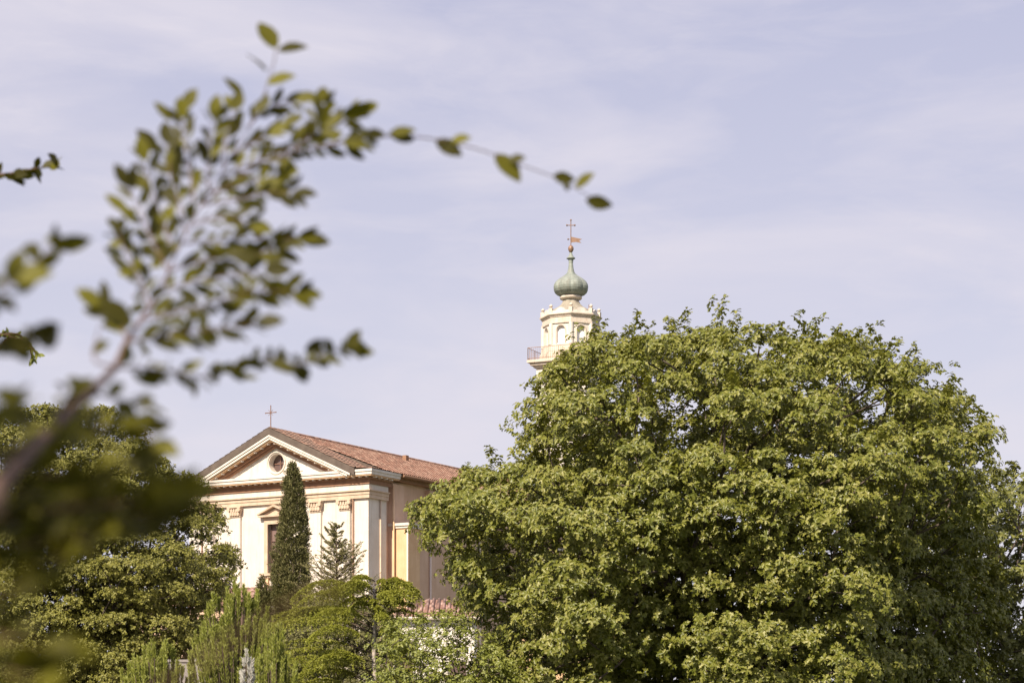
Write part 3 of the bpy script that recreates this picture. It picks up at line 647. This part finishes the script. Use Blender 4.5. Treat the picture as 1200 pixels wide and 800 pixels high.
# columnar cypresses
def cypress(label, prof, cx, Y, base_w, n, seed, ht=.0):
    rng = np.random.default_rng(seed); X0 = (cx-600)/F*Y
    t = empty('cypress_tree', (X0, Y, 0), 0, label, 'tree', 'cypresses in front of the facade')
    ys = np.array([p[0] for p in prof]); ws = np.array([p[1] for p in prof])/F*Y
    zs = CAMZ + (HY-ys)/F*Y; o_ = np.argsort(zs); zs, ws = zs[o_], ws[o_]
    z = rng.uniform(zs[0], zs[-1], n*4); w = np.interp(z, zs, ws); k = rng.random(len(z)) < (w+.08)/(w.max()+.08); z, w = z[k][:n], w[k][:n]
    az = rng.uniform(0, 6.283, len(z))
    lump = .82 + .22*np.sin(az*3+z*1.3)*np.sin(z*2.3+az*2) + .20*np.sin(az*6+z*2.6+1)*np.sin(z*1.1+az) + .10*rng.normal(0, 1, len(z))*(rng.random(len(z)) < .15)
    r = w*lump*np.sqrt(rng.uniform(.45, 1, len(z)))
    c = np.stack([r*np.cos(az), r*np.sin(az), z], 1); outw = np.stack([np.cos(az), np.sin(az), 0*az], 1)
    m = 15; P = np.repeat(c, m, 0) + rng.normal(0, .07, (len(c)*m, 3)); O = np.repeat(outw, m, 0)
    A = O*.55 + [0, 0, .8] + rng.normal(0, .45, P.shape); Nn = O + rng.normal(0, .6, P.shape)
    scatter('crown', [(0,0,0), (-.16,.35,.02), (0,1,.0), (.16,.35,.02), (0,.4,-.06)], [(0,4,1), (4,2,1), (0,3,4), (4,3,2)], P, frames(A, Nn), rng.uniform(.08, .19, len(P)), M['cypress'], t)
    tr = MB(); tr.tube([(0,0,-.1), (0,0,zs[-1]*.5), (0,0,zs[-1]-.3)], [base_w, base_w*.6, .02], 8)
    for i in range(40):
        a_ = rng.random()*6.28; z_ = rng.uniform(zs[0], zs[-1]-.6); q = np.interp(z_, zs, ws)*.8; tr.tube([(0,0,z_), (q*.6*math.cos(a_), q*.6*math.sin(a_), z_+q*.7), (q*math.cos(a_), q*math.sin(a_), z_+q*1.6)], [.03, .02, .008], 4)
    tr.build('trunk', M['twig'], t, True)
cypress('tall narrow dark green cypress standing in front of the church facade window', [(543,1),(549,5.5),(560,9),(575,12),(590,14.5),(610,18),(640,21.5),(670,25),(700,28),(740,29),(820,26)], 343, 98, .16, 5200, 21)
cypress('small dark cypress tip below the church window, left of the tall one', [(676,.5),(684,4),(695,7),(710,9),(740,11),(820,11)], 308, 96, .08, 1100, 22)

def needles_on(seg_a, seg_b, per, ln, wd, rng, ang=(35, 75), up=0., face=None):
    "short needles along many line segments -> P, A, N, S"
    k = len(seg_a); t = rng.random((k, per, 1)); d = norm(seg_b-seg_a)
    P = (seg_a[:, None]+(seg_b-seg_a)[:, None]*t).reshape(-1, 3); D = np.repeat(d, per, 0)
    r = rng.normal(0, 1, P.shape); r = norm(r - D*np.sum(r*D, 1, keepdims=True)); th = np.radians(rng.uniform(*ang, len(P)))[:, None]
    A = D*np.cos(th) + r*np.sin(th) + [0, 0, up]; Nn = np.cross(A, rng.normal(0, 1, P.shape)) if face is None else rng.normal(0, .6, P.shape) + face
    S_ = rng.uniform(.7, 1.2, len(P)); return P, A, Nn, np.stack([S_*wd, S_*ln, S_*ln], 1)
NV = [(-.5,0,0), (.5,0,0), (.28,.7,0), (0,1,0), (-.28,.7,0)]; NF = [(0,1,2,3,4)]

# spruce with ragged open branches
rng = np.random.default_rng(31); Y = 93.; X0 = (394-600)/F*Y
t = empty('spruce_tree', (X0, Y, 0), 0, 'ragged spruce with thin spiky branches, right of the tall cypress before the facade', 'tree')
ztop = CAMZ + (HY-616)/F*Y; tk = MB(); tk.tube([(0,0,-.1), (.03,0,ztop*.6), (0,0,ztop)], [.17, .09, .012], 8); SA, SB = [], []
z = ztop-.15
while z > 3:
    dn = ztop - z; Ln = min(2.6, .25+dn*.42)
    for i in range(int(5+min(8, dn*2.4))):
        a_ = rng.random()*6.28; l = Ln*rng.uniform(.55, 1.15); u = np.array([math.cos(a_), math.sin(a_), 0])
        lift = rng.uniform(.5, 1.1)*(1 if dn < 3 else .6)
        p0 = np.array([0, 0, z]); p1 = p0+u*l*.55+[0, 0, l*lift*.35]; p2 = p0+u*l+[0, 0, l*lift]
        tk.tube([p0, p1, p2], [.02, .013, .006], 4); SA += [p0*.5+p1*.5, p1]; SB += [p1, p2]
        for q in np.linspace(.35, .95, 6):
            b = p0+(p1-p0)*min(1, q/.55) if q < .55 else p1+(p2-p1)*(q-.55)/.45
            s = rng.choice([-1, 1]); v = u*.7+s*np.array([-u[1], u[0], 0])*.8+[0, 0, rng.uniform(.0, .7)]; e = b+norm(v)*l*.32*rng.uniform(.6, 1.3)
            tk.tube([b, e], [.007, .004], 3); SA.append(b); SB.append(e)
    z -= rng.uniform(.20, .36)
P, A, Nn, Sc = needles_on(np.array(SA), np.array(SB), 26, .078, .024, rng, (30, 65), 0, (-.3, -.7, .5))
tk.build('trunk', M['twig'], t, True); scatter('crown', NV, NF, P, frames(A, Nn), Sc, M['spruce'], t); print('spruce', len(P))

# cedar: arching tiers with drooping tips, pale trunk
rng = np.random.default_rng(41); Y = 51.; X0 = (439-600)/F*Y
t = empty('cedar_tree', (X0, Y, 0), 0, 'spreading cedar with arching yellow green branches and a thin pale trunk, in the foreground garden', 'tree')
zt = CAMZ + (HY-690)/F*Y; tk = MB(); tk.tube([(0,0,-.1), (.03,0,1.6), (.015,0,2.6), (-.02,0,3.3), (.01,0,4.1), (-.01,0,zt)], [.10, .075, .062, .055, .05, .035], 8); SA, SB = [], []; HA, HB = [], []
brs = []; lb = MB()
for i in range(40):
    f_ = i/39; z = 1.0 + f_*(zt-.9); a_ = -math.pi/2 + (rng.random()-.5)*2*math.pi*(.62 if i % 3 else 1.0)
    Lmax = 3.5*(1-f_)**.5 + 1.0
    brs.append((z, a_, Lmax*rng.uniform(.6, 1.1)*(.5 if math.cos(a_) > .2 and z > 2.6 else 1)))
for zz, aa, ll in ((5.25, R_(25), 1.0), (5.0, R_(-40), 1.3), (4.95, R_(60), 1.7), (4.4, R_(165), 2.4), (4.75, R_(190), 2.2), (4.9, R_(60), 1.6), (4.95, R_(150), 1.6), (4.9, R_(-60), 1.5), (3.9, R_(200), 3.0), (3.4, R_(172), 3.2), (2.9, R_(205), 3.4), (2.3, R_(180), 3.3),
                   (3.6, R_(225), 2.6), (2.7, R_(240), 2.8), (2.0, R_(220), 3.2), (1.9, R_(-50), 2.2), (2.4, R_(-75), 2.4), (1.6, R_(-100), 2.8), (1.5, R_(-30), 2.2)): brs.append((zz, aa, ll))
for _ in range(12): brs.append((rng.uniform(4.2, 5.35), rng.random()*6.28, rng.uniform(.5, 1.3)))
for z, a_, l in brs:
    if l > 1.3 and math.sin(a_) < -.55 and 3.3 < z < 4.9 and abs(math.cos(a_)) < .5: continue     # an open side where the trunk shows
    u = np.array([math.cos(a_), math.sin(a_), 0]); sd_ = np.array([-u[1], u[0], 0]); m = 9; rise = rng.uniform(.10, .46); bend = rng.normal(0, .12)
    ts = np.linspace(0, 1, m); pts = np.array([np.array([0, 0, z]) + u*l*q + sd_*bend*l*q*q + np.array([0, 0, l*(rise*q*1.9 - rise*1.85*q**2.4)]) for q in ts])
    lb.tube(pts, np.linspace(.020, .005, m), 4)
    for q in np.arange(.22, 1.0, .024 if l > 1.4 else .045):
        x = q*(m-1); i0 = min(m-2, int(x)); b = pts[i0]+(pts[i0+1]-pts[i0])*(x-i0); tg = norm(pts[i0+1]-pts[i0])
        SA.append(b); SB.append(b + tg*.07 + [0, 0, .025])                       # the bright ridge of the plume
        for s in (-1, 1):
            lw = rng.uniform(.12, .36)*(1.15-q*.5)*min(1, .3+l*.3)
            v = norm(tg*.6 + s*sd_*.75 + [0, 0, -.1] + rng.normal(0, .12, 3)); p1 = b+v*lw*.5; p2 = b+v*lw*.9+[0, 0, -.45*lw]; SA += [b, p1]; SB += [p1, p2]
            if rng.random() < .7:
                e0 = b+(p2-b)*rng.uniform(.3, 1); HA.append(e0); HB.append(e0+np.array([rng.normal(0, .03), rng.normal(0, .03), -rng.uniform(.08, .26)]))
P1 = needles_on(np.array(SA), np.array(SB), 15, .055, .020, rng, (40, 85), .6, (-.2, -.45, .9))
P2 = needles_on(np.array(HA), np.array(HB), 9, .055, .022, rng, (30, 70), .0, (-.3, -.8, .4))
tk.build('trunk', M['palebark'], t, True); lb.build('limbs', M['twig'], t, True)
P, A, Nn, Sc = [np.concatenate([a, b]) for a, b in zip(P1, P2)]
scatter('crown', NV, NF, P, frames(A, Nn), Sc, M['cedar'], t); print('cedar', len(P))

# shrubby pines with upright candles
def pine(name, label, cx, Y, rx, ry, ztop, nsh, seed, mat, shl=.36, nl=.085, per=170, group=None):
    rng = np.random.default_rng(seed); X0 = (cx-600)/F*Y; t = empty(name, (X0, Y, 0), 0, label, 'shrub' if name != 'pine_tree' else 'pine', group)
    tk = MB(); tk.tube([(0,0,-.05), (0,0,ztop*.4)], [.09, .05], 7); SA, SB = [], []; k = 0
    while k < nsh:
        a_ = rng.random()*6.283; q = math.sqrt(rng.random()); x, y = q*rx*math.cos(a_), q*ry*math.sin(a_)
        h = ztop*(1-.35*q**2.5)*rng.uniform(.86, 1.05) if rng.random() < .5 else ztop*rng.uniform(.35, .88)*(1-.3*q*q)
        l = shl*rng.uniform(.6, 1.1); lean = np.array([x*.14, y*.14, 1]); b = np.array([x, y, h-l]); e = b+norm(lean)*l
        tk.tube([(0, 0, max(.1, h*.3)), (x*.6, y*.6, max(.15, h*.55-l*.3)), b, e], [.012, .010, .007, .005], 4); SA.append(b); SB.append(e); k += 1
        if rng.random() < .5: SA.append(np.array([x*.6, y*.6, max(.15, h*.55-l*.3)])*.5+b*.5); SB.append(b)
    P, A, Nn, Sc = needles_on(np.array(SA), np.array(SB), per, nl, .0125, rng, (22, 46), 0, (-.35, -.8, .4))
    tk.build('trunk', M['twig'], t, True); scatter('crown', NV, NF, P, frames(A, Nn), Sc, mat, t); print(name, len(P))
gp = 'bushy pines in the lower left garden'
pine('pine_tree', 'larger bushy pine with upright candle shoots, below the church annex', 277, 42, 1.02, .9, 4.5, 400, 51, M['pine'], group=gp)
pine('pine_tree', 'smaller bushy pine with upright candles at the bottom edge below the lime tree', 182, 40, .86, .8, 3.18, 270, 52, M['pine'], group=gp)
pine('pine_tree', 'slim pine with a few tall candle shoots between the larger pine and the cedar', 322, 39, .5, .45, 3.52, 120, 53, M['pine'], .5, group=gp)
pine('silver_shrub', 'small silvery grey shrub at the foot of the larger pine', 290, 37, .20, .17, 2.9, 60, 54, M['silver'], .26, .085, 90)

# ------------------------------------------------------------------ the near elm branch, out of focus
def elm_leaves(mb_list, items):
    pass
rng = np.random.default_rng(61)
def poly3(pts):
    return np.array([at(*p) for p in pts])
def smooth(P, n=6):
    P = np.asarray(P); o_ = []
    for i in range(len(P)-1):
        p0, p1, p2, p3 = P[max(0, i-1)], P[i], P[i+1], P[min(len(P)-1, i+2)]
        for q in np.arange(n)/n:
            o_.append(.5*((2*p1)+(-p0+p2)*q+(2*p0-5*p1+4*p2-p3)*q*q+(-p0+3*p1-3*p2+p3)*q**3))
    o_.append(P[-1]); return np.array(o_)
ORI = np.array([-1.25, 1.25, 0.])
el = empty('elm_tree', tuple(ORI), 0, 'near blurred elm sapling whose leafy branches reach in from the left', 'tree')
st = MB()
LP, LA, LN, LS = [], [], [], []
SUN = sd
def leaf(base, tip, nrm, w=1.0):
    a = tip-base; l = np.linalg.norm(a); LP.append(base-ORI); LA.append(a); LN.append(nrm); LS.append((l*w*1.12, l, l))
def lit(k):
    n = {1: SUN*.9+np.array([0, -.6, 0]), 0: np.array([.25, -.75, .25]), -1: np.array([.75, -.55, -.25])}[k]
    return n + rng.normal(0, .16, 3)
trunk = smooth([(-1.25,1.25,-.05), (-1.22,1.26,.8), (-1.12,1.24,1.35), tuple(at(-330,720,1.12))], 5); st.tube(trunk-ORI, np.linspace(.03, .016, len(trunk)), 8)
main = smooth([at(-330,720,1.12), at(-40,612,1.18), at(0,568,1.3), at(50,515,1.5), at(105,460,1.75), at(135,430,1.95), at(152,395,2.1), at(185,345,2.3), at(212,285,2.45), at(236,240,2.55), at(270,185,2.7), at(300,135,2.75), at(318,85,2.8), at(324,58,2.8)])
st.tube(main-ORI, np.interp(np.linspace(0, 1, len(main)), [0, .2, .45, .6, 1], [.012, .0048, .0036, .0012, .0007]), 8)
TW = [  # twigs (px, py, depth), leaf length in metres, leaf step in metres
 ([(236,240,2.55),(280,207,2.62),(340,182,2.66),(400,168,2.7),(450,160,2.75),(500,162,2.8),(560,175,2.85),(615,195,2.9),(655,210,2.95),(690,230,3.0),(702,238,3.0)], None, 0),
 ([(135,430,1.95),(190,434,2.02),(240,442,2.1),(275,430,2.2),(315,420,2.25),(350,427,2.3),(385,412,2.35),(415,408,2.4)], .035, .014),
 ([(150,400,2.08),(205,392,2.10),(262,384,2.15),(298,379,2.15)], .035, .0135),
 ([(165,375,2.18),(225,362,2.20),(262,352,2.25),(300,341,2.28),(346,343,2.30)], .035, .0135),
 ([(185,345,2.30),(225,330,2.32),(275,322,2.35),(310,318,2.35)], .035, .0135),
 ([(198,318,2.38),(240,305,2.40),(290,300,2.42),(322,292,2.42)], .035, .0135),
 ([(212,285,2.45),(255,283,2.47),(300,279,2.50),(345,280,2.50)], .035, .0135),
 ([(222,265,2.50),(258,255,2.50),(290,262,2.50)], .035, .0135),
 ([(236,240,2.55),(275,235,2.56),(310,226,2.58),(342,226,2.58)], .035, .0135),
 ([(245,225,2.58),(290,215,2.60),(325,205,2.62)], .035, .0135),
 ([(255,208,2.62),(300,190,2.64),(345,172,2.66),(378,150,2.66)], .035, .0135),
 ([(272,182,2.70),(300,165,2.70),(330,148,2.70)], .035, .0135),
 ([(290,150,2.74),(312,128,2.75),(345,118,2.75)], .035, .0135),
 ([(150,400,2.08),(138,375,2.10),(120,360,2.10)], .035, .0135),
 ([(175,360,2.25),(165,330,2.30),(150,300,2.35),(138,272,2.38)], .035, .0135),
 ([(198,318,2.38),(180,285,2.42),(165,250,2.45),(150,220,2.45)], .035, .0135),
 ([(205,300,2.42),(192,262,2.46),(178,225,2.50),(170,190,2.50)], .035, .0135),
 ([(218,275,2.48),(210,240,2.50),(200,205,2.54),(196,170,2.55)], .035, .0135),
 ([(228,255,2.52),(225,215,2.55),(218,175,2.57),(214,140,2.58)], .035, .0135),
 ([(245,225,2.58),(243,195,2.60),(246,165,2.62),(250,140,2.62)], .035, .0135),
 ([(262,200,2.64),(265,165,2.68),(275,130,2.70)], .035, .0135),
 ([(320,188,2.65),(360,176,2.68),(400,166,2.7),(428,160,2.72)], .035, .016),
 ([(345,178,2.66),(368,150,2.68),(376,122,2.7)], .035, .018),
 ([(350,176,2.66),(385,150,2.7),(420,132,2.72)], .035, .018),
 ([(-60,380,1.5),(-10,350,1.6),(20,325,1.7),(45,305,1.8),(62,288,1.85)], .045, .04),
 ([(-60,420,1.5),(0,402,1.6),(40,395,1.65)], .045, .04),
 ([(-80,520,1.25),(-20,480,1.35),(15,470,1.4)], .046, .034),
 ([(135,430,1.95),(110,420,1.95),(118,380,2.0)], None, 0),
 ([(105,460,1.75),(140,468,1.78),(175,478,1.82)], .034, .020),
 # the dark out-of-focus mass low on the left
 ([(-40,612,1.45),(40,600,1.4),(110,592,1.35),(170,588,1.32),(215,580,1.3)], .031, 0.0081),
 ([(-40,612,1.5),(30,580,1.5),(90,560,1.5),(150,545,1.5)], .031, 0.0087),
 ([(0,568,1.5),(60,556,1.5),(120,570,1.45),(160,600,1.4)], .031, 0.0087),
 ([(-90,640,1.4),(-20,640,1.35),(50,635,1.35),(110,625,1.3)], .031, 0.0074),
 ([(-90,640,1.4),(-20,655,1.35),(40,660,1.35),(75,650,1.3)], .031, 0.0081),
 ([(-60,590,1.5),(-10,600,1.4),(40,618,1.4),(90,605,1.4)], .031, 0.0074),
 ([(-60,600,1.5),(0,615,1.4),(60,622,1.4),(140,610,1.35),(180,600,1.3)], .031, 0.0074),
 ([(-60,600,1.5),(0,575,1.45),(50,580,1.45),(100,575,1.4)], .031, 0.0074),
 ([(-40,560,1.5),(10,530,1.5),(60,505,1.6),(100,490,1.65)], .031, 0.0112),
 ([(0,568,1.4),(40,525,1.55),(70,480,1.7),(85,455,1.75)], .031, 0.0149),
 ([(50,515,1.5),(100,505,1.6),(150,500,1.7),(180,515,1.7)], .031, 0.0124),
 ([(-140,700,1.2),(-60,725,1.15),(0,745,1.1),(50,755,1.1)], .031, 0.0149),
 ([(-140,740,1.2),(-60,770,1.1),(0,785,1.1),(45,795,1.05)], .031, 0.0112),
 ([(-140,700,1.2),(-40,700,1.15),(15,690,1.1)], .031, 0.0161),
]
for pts, ll, step in TW:
    c = smooth(poly3(pts)); n = len(c); st.tube(c-ORI, np.linspace(.0016, .0006, n), 5)
    if not ll: continue
    seg = np.linalg.norm(np.diff(c, axis=0), axis=1); cum = np.concatenate([[0], np.cumsum(seg)]); s = step*.8; side = 1
    while s < cum[-1]:
        i = min(n-2, int(np.searchsorted(cum, s))-1); b = c[i]+(c[i+1]-c[i])*(s-cum[i])/max(seg[i], 1e-6); tg = norm(c[i+1]-c[i])
        sdv = norm(np.cross(tg, [0, 1., 0]) + rng.normal(0, .22, 3)); dirv = norm(tg*1.1+sdv*side*.7+rng.normal(0, .12, 3)+[0, 0, -.05])
        leaf(b+dirv*.004, b+dirv*ll*(.88 if ll > .0365 or rng.random() < .15 else 1)*rng.uniform(.7, 1.15), lit(int(rng.choice([1, 0, -1, -1] if ll > .035 else [1, -1, -1, 0, 0, -1]))) + rng.normal(0, .3, 3), .74); side *= -1; s += step*rng.uniform(.4, .85)
    leaf(c[-1], c[-1]+norm(c[-1]-c[-2])*ll, lit(0))
EX = [ # leaves read one by one: base x,y, tip x,y, depth, lit (1 sunlit, 0 between, -1 unlit)
 (323,58,304,24,2.8,0),(325,60,361,53,2.8,1),(312,84,290,62,2.8,-1),(312,98,346,87,2.78,1),(285,116,263,89,2.76,-1),(296,133,317,115,2.74,0),(216,128,230,103,2.6,0),(200,142,181,118,2.6,-1),
 (260,150,245,127,2.6,-1),(186,178,160,151,2.6,-1),(199,204,211,167,2.58,1),(243,187,233,162,2.6,0),(245,185,262,168,2.6,1),(178,222,143,201,2.5,0),(150,250,123,226,2.4,-1),(162,262,138,239,2.45,-1),
 (157,298,133,266,2.4,-1),(157,328,129,297,2.38,-1),(176,278,192,253,2.45,0),(178,314,209,282,2.4,1),(375,146,371,109,2.68,-1),(379,146,404,137,2.68,-1),(315,158,338,143,2.65,0),(294,209,257,223,2.6,1),
 (300,213,340,225,2.6,0),(262,250,287,264,2.5,-1),(318,279,350,280,2.5,-1),(350,280,388,283,2.5,1),(310,308,270,298,2.4,-1),(155,380,115,350,2.1,0),(150,385,118,378,2.1,0),(128,400,106,413,2.0,1),(172,418,162,395,2.1,-1),
 (268,344,300,341,2.3,-1),(308,332,347,344,2.3,-1),(272,378,299,379,2.2,-1),(198,388,226,396,2.15,-1),(234,383,257,402,2.2,0),(268,434,299,419,2.2,-1),(314,424,347,433,2.25,-1),(357,411,380,398,2.33,-1),
 (382,396,389,417,2.35,0),(405,409,423,386,2.38,0),(411,409,438,413,2.4,-1),(400,136,438,124,2.7,-1),(402,166,430,158,2.7,-1),(405,172,428,187,2.7,-1),
 (454,160,488,150,2.76,1),(458,160,487,162,2.76,0),(510,164,542,182,2.82,-1),(528,166,552,160,2.82,1),(580,180,611,212,2.87,0),(596,188,616,184,2.87,0),(648,206,674,211,2.93,-1),(674,220,696,202,2.95,1),(662,212,666,224,2.95,1),
 (686,234,718,241,3.0,-1),(62,290,66,262,1.85,-1),(62,288,108,281,1.85,-1),(14,325,62,318,1.68,1),(8,330,28,292,1.65,0),(0,345,20,365,1.62,0),(30,395,72,381,1.66,-1),(-6,400,44,405,1.6,-1),
 (155,470,180,476,1.8,0),(140,470,160,490,1.78,0),(-10,460,36,470,1.38,0),(-12,478,22,498,1.36,0),(10,692,52,682,1.1,1),(55,755,85,760,1.1,1),(170,588,222,574,1.3,0),(0,466,36,452,1.4,-1)]
for x0, y0, x1, y1, Yd, k in EX:
    b = at(x0, y0, Yd); e = at(x1, y1, Yd + rng.normal(0, .006)); leaf(b, e, lit(k), rng.uniform(.9, 1.15) if k >= 0 else rng.uniform(.75, 1))
# a very near twig that smears across the cedar
c = smooth(poly3([(120,860,.72),(200,800,.72),(280,745,.72),(340,712,.72),(400,676,.72)])); st.tube(c-ORI, np.linspace(.0012, .0006, len(c)), 5)
for i in range(15, len(c), 5):
    tg = norm(c[min(i+1, len(c)-1)]-c[i-1]); s = rng.choice([-1, 1]); dv = norm(tg+np.cross(tg, [0, 1., 0])*s*.45); leaf(c[i], c[i]+dv*.017, lit(-1), .6)
root = smooth([(-1.14,1.24,1.2), tuple(at(-500,900,.9)), tuple(at(120,860,.72))], 4); st.tube(root-ORI, np.linspace(.006, .0014, len(root)), 6)
for a_, b_ in (((-60,380,1.5), (-330,560,1.3)), ((-60,420,1.5), (-330,560,1.3)), ((-80,520,1.25), (-330,720,1.12)), ((-90,640,1.4), (-330,720,1.12)), ((-60,600,1.5), (-330,720,1.12)), ((-60,590,1.5), (-330,720,1.12)),
               ((-40,560,1.5), (-330,720,1.12)), ((-140,700,1.2), (-330,720,1.12)), ((-140,740,1.2), (-330,720,1.12)), ((-330,560,1.3), (-330,720,1.12))):
    st.tube(np.array([at(*a_), at(*b_)])-ORI, [.003, .005], 5)
hub = np.array([-.83, .55, 2.72])          # added leaf cluster out of view, placed only to shade the low twigs
up_ = smooth([(-1.12, 1.24, 1.35), (-1.12, 1.05, 2.0), (-1.0, .75, 2.5), tuple(hub)], 5); st.tube(up_-ORI, np.linspace(.016, .006, len(up_)), 7)
for i in range(46):
    d_ = norm(rng.normal(0, 1, 3)*[1, 1, .7]); e_ = hub + d_*rng.uniform(.25, .55); st.tube(np.array([hub, hub*.5+e_*.5+[0, 0, .03], e_])-ORI, [.004, .003, .001], 4)
    for j in range(16):
        b_ = hub + (e_-hub)*rng.uniform(.3, 1); v_ = norm(d_+rng.normal(0, .7, 3)); leaf(b_, b_+v_*rng.uniform(.036, .052), rng.normal(0, .5, 3)+[0, -.2, 1])
st.build('trunk', M['redbark'], el, True)
EV = [(0,0,0), (-.16,.16,.02), (-.25,.42,.05), (-.21,.68,.03), (-.09,.90,-.03), (0,1,-.08), (.16,.16,.02), (.25,.42,.05), (.21,.68,.03), (.09,.90,-.03), (0,.16,-.01), (0,.42,-.01), (0,.68,-.02), (0,.9,-.05)]
EF = [(0,10,1), (10,11,2,1), (11,12,3,2), (12,13,4,3), (13,5,4), (0,6,10), (6,7,11,10), (7,8,12,11), (8,9,13,12), (9,5,13)]
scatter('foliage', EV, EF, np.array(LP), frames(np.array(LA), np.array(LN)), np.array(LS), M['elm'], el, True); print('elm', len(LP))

# two slimmer trees just outside the left edge whose twig ends show
def sidetree(label, Y, bx, stems, ll, step, seed, mat):
    rng = np.random.default_rng(seed); o_ = np.array([(bx-600)/F*Y, Y, 0.]); t = empty('slender_tree', tuple(o_), 0, label, 'tree'); s_ = MB(); P, A, Nn, Sc = [], [], [], []
    top = np.array([0, 0, 1.7+(HY-150)/F*Y]); s_.tube([(0,0,-.05), top*.5+[.03*Y/6, 0, 0], top], [.012*Y+.02, .006*Y+.01, .003*Y], 8)
    for pts in stems:
        c = smooth(np.array([at(x, y, Y+dz) for x, y, dz in pts]))-o_; c = np.vstack([[0, 0, c[0][2]-.04*Y], c]); s_.tube(c, np.linspace(.0012*Y, .0003*Y, len(c)), 5)
        for i in range(2, len(c)):
            for _ in range(step):
                tg = norm(c[i]-c[i-1]); d_ = norm(tg+rng.normal(0, .55, 3)); P.append(c[i]-(c[i]-c[i-1])*rng.random()); A.append(d_); Nn.append(rng.normal(0, 1, 3)+[0, -.4, .3]); l = ll*rng.uniform(.7, 1.2); Sc.append((l, l, l))
    s_.build('trunk', M['redbark'], t, True); scatter('foliage', EV, EF, np.array(P), frames(np.array(A), np.array(Nn)), np.array(Sc), mat, t, True)
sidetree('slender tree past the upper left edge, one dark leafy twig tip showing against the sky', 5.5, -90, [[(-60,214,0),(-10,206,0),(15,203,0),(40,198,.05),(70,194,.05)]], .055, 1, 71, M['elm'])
sidetree('slender tree past the left edge with a fine sharp twig of tiny leaves showing', 15, -70, [[(-40,398,0),(0,392,0),(20,396,0),(34,405,0),(38,422,0)], [(0,392,0),(22,392,.1),(30,402,.1)], [(12,394,0),(30,400,0),(44,416,0)]], .055, 2, 72, M['young'])
